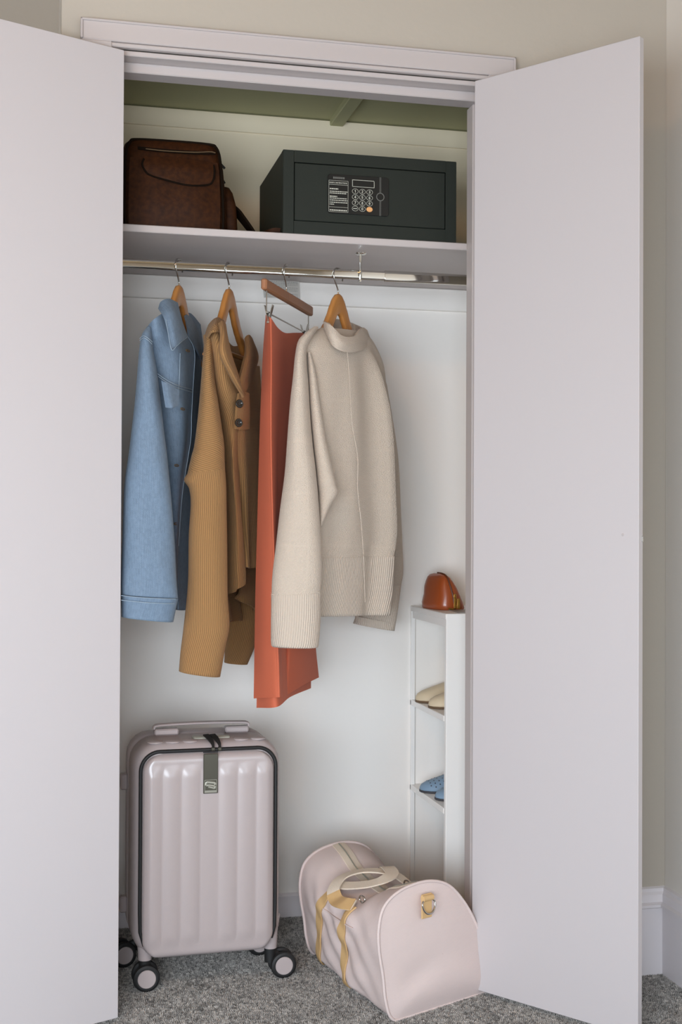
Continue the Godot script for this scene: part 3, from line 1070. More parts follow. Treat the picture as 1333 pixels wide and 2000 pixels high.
func hangers() -> void:
	# shaped wooden hanger in its own axes: x along the arms, y up from the rail, z to the front
	var h := thing("wooden_hanger", "honey-coloured wooden hanger holding the blue denim jacket", "hanger", v(-0.3633,1.5875,-0.2), "shaped wooden hangers on the rail")
	h.position.z = -0.2
	var top := [[0.0, -0.0435], [0.010, -0.046], [0.020, -0.055], [0.032, -0.073], [0.045, -0.097], [0.060, -0.120], [0.085, -0.150], [0.11, -0.176], [0.125, -0.192], [0.135, -0.206]]
	var low := [[0.0, -0.0915], [0.010, -0.0955], [0.020, -0.111], [0.032, -0.130], [0.045, -0.145], [0.060, -0.160], [0.085, -0.182], [0.11, -0.202], [0.125, -0.212], [0.135, -0.212]]
	var s := Sh.new()
	var rs := []
	for i in range(-40, 41):
		var x := i / 40.0 * 0.135
		var yt := along(top, absf(x))
		var yl := along(low, absf(x))
		var ring := PackedVector3Array()
		for k in 20:
			var a := TAU * k / 20
			ring.append(v(x, (yt + yl) / 2 + (yt - yl) / 2 * signf(sin(a)) * pow(absf(sin(a)), 0.55), 0.0068 * signf(cos(a)) * pow(absf(cos(a)), 0.55)))
		rs.append(ring)
	s.rings(rs)
	lpart("arms", s, mats.hanger_wood, h)
	s = Sh.new()
	s.tube([v(-0.112, -0.190, 0), v(0.112, -0.190, 0)], 0.0055, 12)
	lpart("cross_bar", s, mats.hanger_wood, h)
	lpart("hook", hook(-0.044), mats.steel, h)
	h.rotation.y = deg_to_rad(62)
	var spots := [[v(-0.2503,1.5851,-0.2), 60, "honey-coloured wooden hanger holding the camel cardigan"], [v(0.0026,1.5847,-0.2), 46, "honey-coloured wooden hanger holding the cream sweater"]]
	for e in spots:
		var c: Node3D = h.duplicate()
		c.name = numbered("wooden_hanger")
		add_child(c)
		c.position = e[0]
		c.position.z = -0.2
		c.rotation.y = deg_to_rad(e[1])
		c.set_meta("label", e[2])
	# hanger with clips
	h = thing("clip_hanger", "brown wooden bar hanger with metal clips holding the rust red skirt", "hanger", v(-0.1185,1.587,-0.2))
	s = Sh.new()
	s.box(v(0.365, 0.0235, 0.0135), Transform3D(Basis(), v(0.0165, -0.0590, 0)), 0.003)
	lpart("bar", s, mats.clip_bar_wood, h)
	lpart("hook", hook(-0.047), mats.steel, h)
	s = Sh.new()
	s.tube([v(-0.145, -0.07, 0), v(-0.145, -0.118, 0)], 0.0014, 8)
	s.tube([v(0.180, -0.07, 0), v(0.180, -0.118, 0)], 0.0014, 8)
	s.tube([v(-0.1465, -0.117, 0), v(0.1815, -0.117, 0)], 0.0016, 8)
	lpart("clip_wire", s, mats.steel, h)
	for x in [-0.128, 0.148]:
		var clip := Node3D.new()
		clip.name = "clip"
		h.add_child(clip, true)
		clip.position = v(x, -0.117, 0)
		for sz in [-1.0, 1.0]:
			s = Sh.new()
			s.box(v(0.013, 0.040, 0.0013), Transform3D(Basis(Vector3.RIGHT, 0.26 * sz), v(0, -0.001, 0.0042 * sz)), 0.0004)
			s.box(v(0.0125, 0.005, 0.004), Transform3D(Basis(), v(0, -0.0195, 0.0015 * sz)), 0.0006)
			lpart("jaw", s, mats.steel, clip)
		s = Sh.new()
		var coil := []
		for k in 41: coil.append(v(-0.005 + 0.010 * k / 40.0, 0.0032 * cos(TAU * 4 * k / 40.0), 0.0032 * sin(TAU * 4 * k / 40.0)))
		s.tube(coil, 0.0007, 6)
		lpart("spring", s, mats.steel, clip)
	h.position.z = -0.2
	h.rotation.y = deg_to_rad(62)

func along(table: Array, x: float) -> float:
	for k in table.size() - 1:
		if x <= table[k + 1][0]:
			var t: float = (x - table[k][0]) / (table[k + 1][0] - table[k][0])
			return lerpf(table[k][1], table[k + 1][1], t * t * (3 - 2 * t) * 0.35 + t * 0.65)
	return table[-1][1]

func hook(low: float) -> Sh:
	var s := Sh.new()
	var y := 0.013
	s.tube(Sh.spline([v(0.019, y - 0.024, 0), v(0.0205, y - 0.012, 0), v(0.014, y - 0.0005, 0), v(0.0, y + 0.0022, 0), v(-0.014, y - 0.0015, 0), v(-0.0195, y - 0.012, 0), v(-0.0165, y - 0.026, 0), v(-0.005, y - 0.041, 0), v(0.0, y - 0.050, 0), v(0, low, 0)], 60), 0.0017, 10)
	return s

func seam(path: Array, r: float, m: Material, parent: Node3D, called := "seam", n := 40) -> void:
	var s := Sh.new()
	s.tube(Sh.spline(path, n), r, 6)
	part(called, s, m, parent)

func jacket() -> void:
	var d: Material = mats.denim
	var t := thing("denim_jacket", "light blue denim jacket hanging first from the left on the rail", "jacket", v(-0.38, 0.82, -0.16))
	var s := Sh.new()
	s.cloth([
		[v(-0.4483,1.4194,-0.0279),v(-0.4378,1.4175,-0.0271),0.02],
		[v(-0.4579,1.4027,-0.0259),v(-0.4357,1.3958,-0.0241),0.036],
		[v(-0.463,1.3758,-0.0262),v(-0.4324,1.3659,-0.0238),0.045],
		[v(-0.4681,1.322,-0.0242),v(-0.425,1.323,-0.0208),0.05],
		[v(-0.4742,1.249,-0.0198),v(-0.4155,1.2501,-0.0152),0.052],
		[v(-0.4802,1.1947,-0.0202),v(-0.4099,1.1958,-0.0148),0.052],
		[v(-0.4864,1.1403,-0.0157),v(-0.4037,1.1412,-0.0093),0.05],
		[v(-0.4923,1.082,-0.0162),v(-0.3981,1.0828,-0.0088),0.048],
		[v(-0.4959,0.9815,-0.0141),v(-0.3904,0.9818,-0.0058),0.046],
		[v(-0.4976,0.9013,-0.012),v(-0.3849,0.9011,-0.003),0.045],
		[v(-0.4985,0.8655,-0.0111),v(-0.3821,0.8566,-0.0018),0.044]], 48, 90, 0.85, func(a, w): return 0.004 * sin(a * 2.0 + 3.0 + w * 5.0) * sin(PI * w) + 0.0022 * sin(a * 3.0 + w * 26.0) * w, 0.02)
	var sl := part("sleeve", s, d, t)
	s = Sh.new()
	s.cloth([
		[v(-0.4985,0.8644,-0.0112),v(-0.381,0.8555,-0.0018),0.0455],
		[v(-0.4978,0.8392,-0.0109),v(-0.3857,0.8343,-0.002),0.044],
		[v(-0.4972,0.8192,-0.0107),v(-0.3908,0.8078,-0.0023),0.043]], 48, 12, 0.85, null, 0.02)
	part("cuff", s, d, sl)
	seam([v(-0.4998,0.8648,0.03),v(-0.4749,0.8621,0.042),v(-0.4445,0.8601,0.047),v(-0.4134,0.8581,0.045),v(-0.3899,0.8563,0.028)], 0.0007, mats.denim_seam, sl)
	seam([v(-0.4998,0.8554,0.03),v(-0.4749,0.8528,0.042),v(-0.4444,0.8502,0.047),v(-0.4132,0.8482,0.044),v(-0.3919,0.8469,0.028)], 0.0007, mats.denim_seam, sl)
	seam([v(-0.4639,1.3923,0),v(-0.4569,1.3953,0.018),v(-0.4481,1.3894,0.025),v(-0.4389,1.3838,0.015)], 0.0007, mats.denim_seam, sl, "shoulder_seam")
	seam([v(-0.464,1.3878,0.002),v(-0.4571,1.3907,0.021),v(-0.4483,1.3848,0.028),v(-0.4401,1.3791,0.018)], 0.0007, mats.denim_seam, sl, "shoulder_seam")
	s = Sh.new()
	s.cloth([
		[v(-0.2977,1.4468,-0.3996),v(-0.2854,1.4322,-0.3981),0.03],
		[v(-0.2933,1.3347,-0.4104),v(-0.2785,1.3163,-0.4086),0.035],
		[v(-0.2944,1.1618,-0.413),v(-0.2749,1.1496,-0.4107),0.035],
		[v(-0.2959,0.9765,-0.4127),v(-0.2739,0.9642,-0.4101),0.035],
		[v(-0.2952,0.8409,-0.4115),v(-0.2757,0.8285,-0.4091),0.035]], 32, 50, 0.85, null, 0.02)
	part("sleeve", s, d, t)
	s = Sh.new()
	s.patch([
		[v(-0.4351,1.4359,-0.1715),v(-0.3781,1.4952,-0.2787),v(-0.3248,1.4955,-0.3789),v(-0.2834,1.4528,-0.4567)],
		[v(-0.4358,1.2627,-0.1914),v(-0.3859,1.2739,-0.3066),v(-0.3267,1.285,-0.4179),v(-0.2756,1.2928,-0.4927)],
		[v(-0.423,1.036,-0.1943),v(-0.3723,1.0371,-0.3109),v(-0.3278,1.0379,-0.3947),v(-0.277,1.0389,-0.4901)],
		[v(-0.4056,0.8254,-0.1843),v(-0.3756,0.8175,-0.262),v(-0.3365,0.8058,-0.357),v(-0.2818,0.8015,-0.4811)]], 24, 50, 0.003)
	part("back_panel", s, d, t)
	s = Sh.new()
	s.patch([
		[v(-0.4472,1.4194,-0.0422),v(-0.4322,1.4359,-0.0066),v(-0.4053,1.4585,-0.0464),v(-0.3776,1.4788,-0.1093)],
		[v(-0.4495,1.3908,-0.0379),v(-0.4267,1.401,-0.0062),v(-0.3917,1.4126,-0.0401),v(-0.3509,1.4203,-0.1276)],
		[v(-0.4443,1.3578,-0.0478),v(-0.4137,1.3621,-0.0307),v(-0.3767,1.3657,-0.0577),v(-0.3329,1.3814,-0.1508)],
		[v(-0.4286,1.2966,-0.0772),v(-0.4042,1.2965,-0.0486),v(-0.3735,1.2946,-0.0637),v(-0.3395,1.2998,-0.1276)],
		[v(-0.4149,1.1895,-0.103),v(-0.3929,1.1885,-0.0804),v(-0.3686,1.1887,-0.0942),v(-0.3421,1.1912,-0.1441)],
		[v(-0.4009,1.0801,-0.1293),v(-0.387,1.0799,-0.1129),v(-0.3733,1.0801,-0.1174),v(-0.3595,1.0806,-0.1327)],
		[v(-0.3893,0.9686,-0.1511),v(-0.3808,0.9667,-0.1351),v(-0.3739,0.9644,-0.1375),v(-0.3656,0.9619,-0.1531)],
		[v(-0.3804,0.8668,-0.1679),v(-0.3774,0.8654,-0.1522),v(-0.3719,0.8625,-0.1626),v(-0.3663,0.8597,-0.1731)]], 40, 80, 0.003, func(u, w): return 0.0035 * sin(u * 9.0 + 2.0) * sin(PI * w))
	var fp := part("front_panel", s, d, t)
	s = Sh.new()
	s.patch([
		[v(-0.3483,1.4883,-0.2283),v(-0.3277,1.4908,-0.267),v(-0.3001,1.4779,-0.3296)],
		[v(-0.3363,1.4394,-0.2081),v(-0.3185,1.4423,-0.2631),v(-0.2919,1.4297,-0.3449)],
		[v(-0.3271,1.3843,-0.2255),v(-0.3089,1.386,-0.2809),v(-0.2869,1.3874,-0.3544)],
		[v(-0.3295,1.3026,-0.221),v(-0.3051,1.3096,-0.3094),v(-0.2797,1.3132,-0.3892)],
		[v(-0.3345,1.1992,-0.2329),v(-0.3074,1.2018,-0.3052),v(-0.2757,1.2032,-0.3968)],
		[v(-0.3525,1.0827,-0.2204),v(-0.3156,1.0827,-0.3111),v(-0.2747,1.0801,-0.3985)],
		[v(-0.3589,0.9673,-0.2296),v(-0.3237,0.9614,-0.2958),v(-0.2834,0.9525,-0.3822)],
		[v(-0.3578,0.8171,-0.2317),v(-0.3375,0.8165,-0.2698),v(-0.3012,0.8156,-0.3487)]], 24, 60, 0.003)
	part("front_panel", s, d, t)
	s = Sh.new()
	s.patch([
		[v(-0.4189,1.4661,-0.0634),v(-0.4148,1.4781,-0.0499),v(-0.399,1.4857,-0.0583),v(-0.3776,1.4859,-0.0986)],
		[v(-0.414,1.4392,-0.0088),v(-0.4037,1.4478,-0.007),v(-0.3906,1.4506,-0.0209),v(-0.3733,1.4535,-0.0748)],
		[v(-0.4071,1.4068,0.0102),v(-0.3968,1.4122,0.0121),v(-0.3812,1.4193,-0.0173),v(-0.3663,1.4251,-0.0665)],
		[v(-0.401,1.3683,0.0306),v(-0.3901,1.3774,0.0208),v(-0.3766,1.3915,-0.009),v(-0.3589,1.4086,-0.0634)]], 30, 30, 0.0045)
	var co := part("collar", s, d, t)
	s = Sh.new()
	s.patch([
		[v(-0.3496,1.4775,-0.2045),v(-0.338,1.4872,-0.2476),v(-0.3276,1.4814,-0.2671),v(-0.3093,1.4741,-0.3229)],
		[v(-0.3495,1.4419,-0.1515),v(-0.338,1.4399,-0.173),v(-0.3248,1.4376,-0.2086),v(-0.3062,1.4306,-0.2861)],
		[v(-0.348,1.4145,-0.133),v(-0.338,1.4062,-0.1519),v(-0.3247,1.3979,-0.1874),v(-0.3045,1.3894,-0.2786)]], 20, 20, 0.004)
	part("collar", s, d, t)
	seam([v(-0.4105,1.4358,-0.0004),v(-0.4084,1.4048,0.0232),v(-0.4023,1.3654,0.0436),v(-0.3912,1.3748,0.0313),v(-0.3779,1.3886,0.0043),v(-0.3587,1.4074,-0.0552)], 0.0007, mats.denim_seam, co, "collar_stitching")
	seam([v(-0.4246,1.3235,-0.0251),v(-0.4098,1.313,-0.023),v(-0.3848,1.3014,-0.0276),v(-0.3418,1.3016,-0.1126)], 0.0008, mats.denim_seam, fp, "yoke_seam")
	seam([v(-0.4233,1.3185,-0.0275),v(-0.4085,1.308,-0.0255),v(-0.3847,1.296,-0.0276),v(-0.3418,1.2961,-0.1127)], 0.0008, mats.denim_seam, fp, "yoke_seam")
	seam([v(-0.352,1.4176,-0.1169),v(-0.3386,1.4006,-0.1356),v(-0.3337,1.379,-0.1407),v(-0.3369,1.3381,-0.1283),v(-0.3403,1.2988,-0.1175),v(-0.3417,1.2482,-0.1256),v(-0.3429,1.1906,-0.1341),v(-0.3603,1.0804,-0.1247),v(-0.3664,0.962,-0.1452)], 0.0008, mats.denim_seam, fp, "placket_edge", 60)
	seam([v(-0.3754,1.3712,-0.0494),v(-0.377,1.3269,-0.0422),v(-0.3794,1.2897,-0.0377)], 0.0007, mats.denim_seam, fp, "placket_seam", 60)
	s = Sh.new()
	s.patch([
		[v(-0.4197,1.3041,0.0169),v(-0.4081,1.297,0.0269),v(-0.3848,1.2852,0.015)],
		[v(-0.4168,1.2773,0.0327),v(-0.4055,1.269,0.0455),v(-0.387,1.2681,0.0278)],
		[v(-0.4127,1.2469,0.0462),v(-0.4028,1.2447,0.0616),v(-0.3893,1.2511,0.0406)]], 14, 14, 0.004)
	part("pocket_flap", s, d, t)
	for k in [v(-0.355,1.3825,-0.0878),v(-0.3672,1.2549,-0.0691),v(-0.379,1.1348,-0.0746),v(-0.3744,1.0102,-0.1237)]:
		s = Sh.new()
		var u := v(0.4695,0,-0.8829)
		var ring := []
		for i in 16: ring.append(k + u * cos(TAU * i / 16) * 0.011 + Vector3.UP * sin(TAU * i / 16) * 0.002)
		s.tube(ring, 0.0010, 6, 0.0, Vector3.ZERO, true)
		part("buttonhole", s, mats.tan_thread, t)

func cardigan() -> void:
	var k: Material = mats.camel_knit
	var t := thing("knit_cardigan", "camel ribbed knit cardigan with dark buttons, hanging second from the left", "cardigan", v(-0.26, 0.70, -0.16))
	var s := Sh.new()
	s.cloth([
		[v(-0.3582,1.1169,-0.0549),v(-0.2787,1.1252,-0.045),0.052],
		[v(-0.3645,1.1027,-0.0554),v(-0.2776,1.1067,-0.0446),0.05],
		[v(-0.3539,1.0843,-0.0524),v(-0.2766,1.0816,-0.0426),0.047],
		[v(-0.351,1.0517,-0.0523),v(-0.2754,1.0522,-0.0427),0.046],
		[v(-0.356,0.9856,-0.0477),v(-0.2735,0.9631,-0.0373),0.045],
		[v(-0.3576,0.8838,-0.0479),v(-0.2718,0.861,-0.0371),0.043],
		[v(-0.3656,0.792,-0.0486),v(-0.2683,0.7949,-0.0364),0.042],
		[v(-0.3708,0.7435,-0.0483),v(-0.2767,0.7516,-0.0367),0.04],
		[v(-0.3743,0.7005,-0.0477),v(-0.2878,0.6879,-0.0373),0.04]], 48, 70, 0.85, func(a, w): return 0.004 * sin(a * 2.0 + 1.0 + w * 6.0) * sin(PI * w), 0.02)
	var ks := part("sleeve", s, k, t)
	s = Sh.new()
	s.cloth([
		[v(-0.3078,1.434,-0.0882),v(-0.2969,1.4342,-0.0868),0.02],
		[v(-0.318,1.4152,-0.076),v(-0.3028,1.41,-0.074),0.034],
		[v(-0.3239,1.3759,-0.0714),v(-0.3011,1.3741,-0.0686),0.044],
		[v(-0.3285,1.3203,-0.0668),v(-0.2993,1.3208,-0.0632),0.05],
		[v(-0.3331,1.2672,-0.0626),v(-0.2921,1.2678,-0.0574),0.052],
		[v(-0.3385,1.2156,-0.0603),v(-0.2858,1.2217,-0.0537),0.053],
		[v(-0.344,1.1749,-0.058),v(-0.2806,1.1822,-0.05),0.053],
		[v(-0.3495,1.1552,-0.0564),v(-0.2796,1.1526,-0.0476),0.053],
		[v(-0.3582,1.1169,-0.0549),v(-0.2787,1.1252,-0.045),0.052]], 48, 50, 0.85)
	part("upper_sleeve", s, mats.camel_knit_across, ks)
	s = Sh.new()
	s.cloth([
		[v(-0.168,1.4264,-0.4166),v(-0.1531,1.4141,-0.4142),0.03],
		[v(-0.1563,1.2936,-0.4689),v(-0.1287,1.2812,-0.4643),0.035],
		[v(-0.157,1.1038,-0.4987),v(-0.1178,1.0976,-0.4923),0.035],
		[v(-0.1906,0.8875,-0.4646),v(-0.1258,0.8876,-0.4542),0.035],
		[v(-0.2134,0.7889,-0.4349),v(-0.1381,0.7701,-0.4231),0.033],
		[v(-0.2253,0.7142,-0.41),v(-0.1544,0.714,-0.3992),0.03],
		[v(-0.2309,0.6786,-0.3859),v(-0.1752,0.6734,-0.3776),0.03]], 40, 50, 0.85)
	part("sleeve", s, k, t)
	s = Sh.new()
	s.patch([
		[v(-0.3047,1.4344,-0.1657),v(-0.2528,1.448,-0.2856),v(-0.2169,1.4341,-0.3577),v(-0.1647,1.4571,-0.4382)],
		[v(-0.3033,1.3136,-0.2081),v(-0.2348,1.3318,-0.3668),v(-0.1758,1.344,-0.4689),v(-0.1255,1.3502,-0.5161)],
		[v(-0.2948,1.1529,-0.2229),v(-0.2335,1.1606,-0.369),v(-0.1657,1.1672,-0.4864),v(-0.1092,1.1707,-0.5443)],
		[v(-0.2706,0.9432,-0.2648),v(-0.2155,0.9397,-0.4003),v(-0.1551,0.937,-0.5048),v(-0.1037,0.9357,-0.5538)],
		[v(-0.2493,0.7895,-0.2417),v(-0.2049,0.7793,-0.3486),v(-0.1592,0.774,-0.4578),v(-0.1101,0.785,-0.5427)]], 40, 60, 0.004, func(u, w): return 0.008 * sin(u * 22.0) * w * w)
	part("back_panel", s, k, t)
	s = Sh.new()
	s.patch([
		[v(-0.3212,1.4153,-0.0771),v(-0.3099,1.4207,-0.0366),v(-0.2964,1.4228,-0.0401),v(-0.2759,1.4349,-0.0856)],
		[v(-0.3138,1.3676,-0.0899),v(-0.3017,1.3714,-0.0309),v(-0.2842,1.3698,-0.0312),v(-0.2618,1.3681,-0.0799)],
		[v(-0.3019,1.3036,-0.1105),v(-0.2898,1.3001,-0.0515),v(-0.2681,1.2961,-0.049),v(-0.2335,1.2953,-0.109)],
		[v(-0.284,1.2396,-0.1416),v(-0.27,1.2363,-0.0958),v(-0.2549,1.2363,-0.092),v(-0.2382,1.2412,-0.1209)],
		[v(-0.2684,1.1508,-0.1685),v(-0.26,1.1488,-0.1231),v(-0.2523,1.1481,-0.1065),v(-0.2356,1.1511,-0.1654)],
		[v(-0.257,1.037,-0.1883),v(-0.2516,1.0367,-0.1376),v(-0.2439,1.0366,-0.1211),v(-0.2326,1.0369,-0.1506)],
		[v(-0.2531,0.9219,-0.1951),v(-0.2477,0.9179,-0.1444),v(-0.2368,0.9149,-0.1332),v(-0.2213,0.9116,-0.1602)],
		[v(-0.248,0.8524,-0.204),v(-0.2453,0.8572,-0.1585),v(-0.236,0.8658,-0.1447),v(-0.221,0.8774,-0.1607)]], 40, 80, 0.004, func(u, w): return 0.005 * sin(u * 7.0 + 1.0) * w)
	part("front_panel", s, k, t)
	s = Sh.new()
	s.patch([
		[v(-0.2342,1.3243,-0.1278),v(-0.2081,1.3587,-0.193),v(-0.1812,1.3782,-0.2796),v(-0.139,1.4004,-0.4527)],
		[v(-0.2409,1.2619,-0.1261),v(-0.215,1.2678,-0.1611),v(-0.1767,1.2781,-0.2675),v(-0.1303,1.2861,-0.4478)],
		[v(-0.2436,1.2052,-0.1216),v(-0.213,1.2086,-0.1646),v(-0.1694,1.2172,-0.28),v(-0.1189,1.2307,-0.4676)],
		[v(-0.2354,1.1283,-0.1657),v(-0.207,1.1294,-0.1849),v(-0.1654,1.1339,-0.287),v(-0.1126,1.142,-0.4783)],
		[v(-0.2243,1.0257,-0.2049),v(-0.1992,1.0258,-0.2085),v(-0.1612,1.0263,-0.2943),v(-0.1099,1.0271,-0.4831)],
		[v(-0.2223,0.9124,-0.1684),v(-0.2018,0.9122,-0.174),v(-0.1698,0.9108,-0.2393),v(-0.1209,0.9064,-0.4241)]], 40, 60, 0.004, func(u, w): return 0.006 * sin(u * 10.0 + 0.5) * w)
	part("front_panel", s, k, t)
	s = Sh.new()
	s.patch([
		[v(-0.2046,0.9122,-0.3391),v(-0.1764,0.9107,-0.378),v(-0.139,0.9105,-0.4527),v(-0.1085,0.9131,-0.5256)],
		[v(-0.2124,0.8593,-0.2856),v(-0.1902,0.8558,-0.304),v(-0.1573,0.8543,-0.371),v(-0.1216,0.8619,-0.4628)],
		[v(-0.2155,0.8382,-0.2802),v(-0.1933,0.8226,-0.2986),v(-0.1639,0.8036,-0.3596),v(-0.1284,0.7968,-0.451)]], 40, 20, 0.005, func(u, w): return 0.010 * sin(u * 8.0 + w * 4.0) * w)
	part("hem_fold", s, k, t)
	s = Sh.new()
	s.patch([
		[v(-0.3109,1.426,-0.125),v(-0.3058,1.4431,-0.1037),v(-0.2891,1.4586,-0.1128),v(-0.2716,1.4557,-0.133)],
		[v(-0.3188,1.412,-0.0614),v(-0.3141,1.4227,-0.0294),v(-0.301,1.4308,-0.022),v(-0.2777,1.4328,-0.0724)],
		[v(-0.3207,1.4028,-0.028),v(-0.3149,1.4116,0.0019),v(-0.3002,1.4129,-0.0035),v(-0.2784,1.4164,-0.0513)]], 20, 12, 0.005)
	part("shoulder_collar", s, k, t)
	s = Sh.new()
	s.patch([
		[v(-0.2989,1.4327,-0.0057),v(-0.2919,1.437,-0.0179),v(-0.2796,1.4384,-0.0592)],
		[v(-0.2995,1.4059,0.0152),v(-0.2914,1.4068,0.0113),v(-0.2773,1.4077,-0.0432)],
		[v(-0.3041,1.3616,0.0432),v(-0.2899,1.3656,0.0327),v(-0.2657,1.3678,-0.0532)],
		[v(-0.2832,1.3263,0.0171),v(-0.2723,1.3309,0.0081),v(-0.2514,1.3378,-0.074)],
		[v(-0.2607,1.2996,-0.018),v(-0.252,1.3017,-0.025),v(-0.2361,1.3036,-0.0925)],
		[v(-0.241,1.2837,-0.06),v(-0.2388,1.2848,-0.0598),v(-0.23,1.2907,-0.095)]], 14, 50, 0.006)
	part("lapel", s, k, t)
	s = Sh.new()
	s.patch([
		[v(-0.2139,1.4271,-0.2029),v(-0.2027,1.4408,-0.2223),v(-0.1862,1.4427,-0.281)],
		[v(-0.2228,1.388,-0.1376),v(-0.2054,1.3949,-0.1678),v(-0.1678,1.4031,-0.3028)],
		[v(-0.2348,1.3529,-0.1028),v(-0.2193,1.3532,-0.1297),v(-0.1912,1.3533,-0.2323)],
		[v(-0.2477,1.3174,-0.0685),v(-0.2379,1.3158,-0.0814),v(-0.2159,1.3158,-0.1495)],
		[v(-0.2415,1.2977,-0.0792),v(-0.2377,1.2958,-0.0817),v(-0.2299,1.296,-0.1033)]], 14, 40, 0.006)
	part("lapel", s, k, t)
	s = Sh.new()
	s.patch([
		[v(-0.2475,1.2921,-0.0688),v(-0.2332,1.2979,-0.0896),v(-0.2157,1.2996,-0.1358)],
		[v(-0.2524,1.2562,-0.0643),v(-0.2351,1.2589,-0.0903),v(-0.213,1.2642,-0.1446)],
		[v(-0.2527,1.2152,-0.0758),v(-0.2353,1.2163,-0.1019),v(-0.2105,1.222,-0.1589)]], 12, 24, 0.006)
	part("button_band", s, k, t)
	for e in [v(-0.2475,1.2683,-0.0567),v(-0.2478,1.2277,-0.0642)]:
		s = Sh.new()
		var n := v(0.34, 0.05, 0.94)
		s.lathe([[0, 0.0016], [0.0035, 0.0016], [0.0060, 0.0030], [0.0082, 0.0030], [0.0094, 0.0015], [0.0090, 0.0]], turned(v(0.94, 0, -0.34), n, e), 28)
		part("button", s, mats.button, t)

func skirt() -> void:
	var m: Material = mats.red_crepe
	var t := thing("rust_skirt", "long rust red skirt clipped to the bar hanger", "skirt", v(-0.11, 0.62, -0.2))
	var s := Sh.new()
	s.patch([
		[v(-0.1783,1.473,-0.125),v(-0.1792,1.4667,-0.1),v(-0.1782,1.4613,-0.08),v(-0.174,1.4556,-0.078),v(-0.152,1.4464,-0.13),v(-0.1245,1.4449,-0.19),v(-0.0914,1.455,-0.25),v(-0.0573,1.4651,-0.31)],
		[v(-0.1838,1.377,-0.13),v(-0.1821,1.3722,-0.1),v(-0.1774,1.3681,-0.075),v(-0.1731,1.3648,-0.074),v(-0.1481,1.3726,-0.13),v(-0.1194,1.3798,-0.19),v(-0.0862,1.3884,-0.25),v(-0.05,1.3983,-0.32)],
		[v(-0.1898,1.2068,-0.13),v(-0.1847,1.2038,-0.1),v(-0.1782,1.2009,-0.072),v(-0.1726,1.1977,-0.072),v(-0.1443,1.2027,-0.14),v(-0.1142,1.206,-0.2),v(-0.0785,1.2105,-0.26),v(-0.0395,1.2158,-0.33)],
		[v(-0.1935,1.037,-0.13),v(-0.1849,1.0357,-0.1),v(-0.1747,1.0345,-0.068),v(-0.1687,1.0312,-0.07),v(-0.1381,1.0317,-0.15),v(-0.1086,1.031,-0.2),v(-0.0707,1.0315,-0.27),v(-0.0315,1.0345,-0.34)],
		[v(-0.1972,0.8675,-0.13),v(-0.1858,0.8684,-0.09),v(-0.1708,0.8688,-0.06),v(-0.1631,0.8651,-0.065),v(-0.1318,0.8596,-0.16),v(-0.1097,0.8566,-0.19),v(-0.0674,0.8519,-0.27),v(-0.0235,0.8544,-0.35)],
		[v(-0.1988,0.7321,-0.13),v(-0.1837,0.7363,-0.085),v(-0.166,0.7393,-0.052),v(-0.1578,0.7406,-0.06),v(-0.1269,0.729,-0.17),v(-0.1107,0.7282,-0.175),v(-0.0659,0.7222,-0.25),v(-0.0131,0.7202,-0.36)],
		[v(-0.1999,0.6261,-0.13),v(-0.1817,0.6337,-0.08),v(-0.1639,0.6387,-0.048),v(-0.1528,0.6378,-0.06),v(-0.1252,0.6232,-0.17),v(-0.118,0.6282,-0.165),v(-0.0675,0.638,-0.24),v(-0.0023,0.6384,-0.37)]], 80, 100, 0.002, null)
	part("outer_layer", s, m, t)
	s = Sh.new()
	s.patch([
		[v(-0.1762,1.4455,-0.13),v(-0.1717,1.434,-0.09),v(-0.1201,1.4348,-0.2),v(-0.0552,1.4544,-0.32)],
		[v(-0.1864,1.1505,-0.135),v(-0.1714,1.1486,-0.09),v(-0.1073,1.1552,-0.21),v(-0.0347,1.1624,-0.34)],
		[v(-0.1903,0.8106,-0.135),v(-0.1669,0.8143,-0.08),v(-0.1055,0.804,-0.21),v(-0.0236,0.7983,-0.36)],
		[v(-0.1927,0.6043,-0.135),v(-0.1607,0.6158,-0.065),v(-0.1073,0.6188,-0.19),v(-0.024,0.6142,-0.36)]], 60, 80, 0.002)
	part("under_layer", s, m, t)

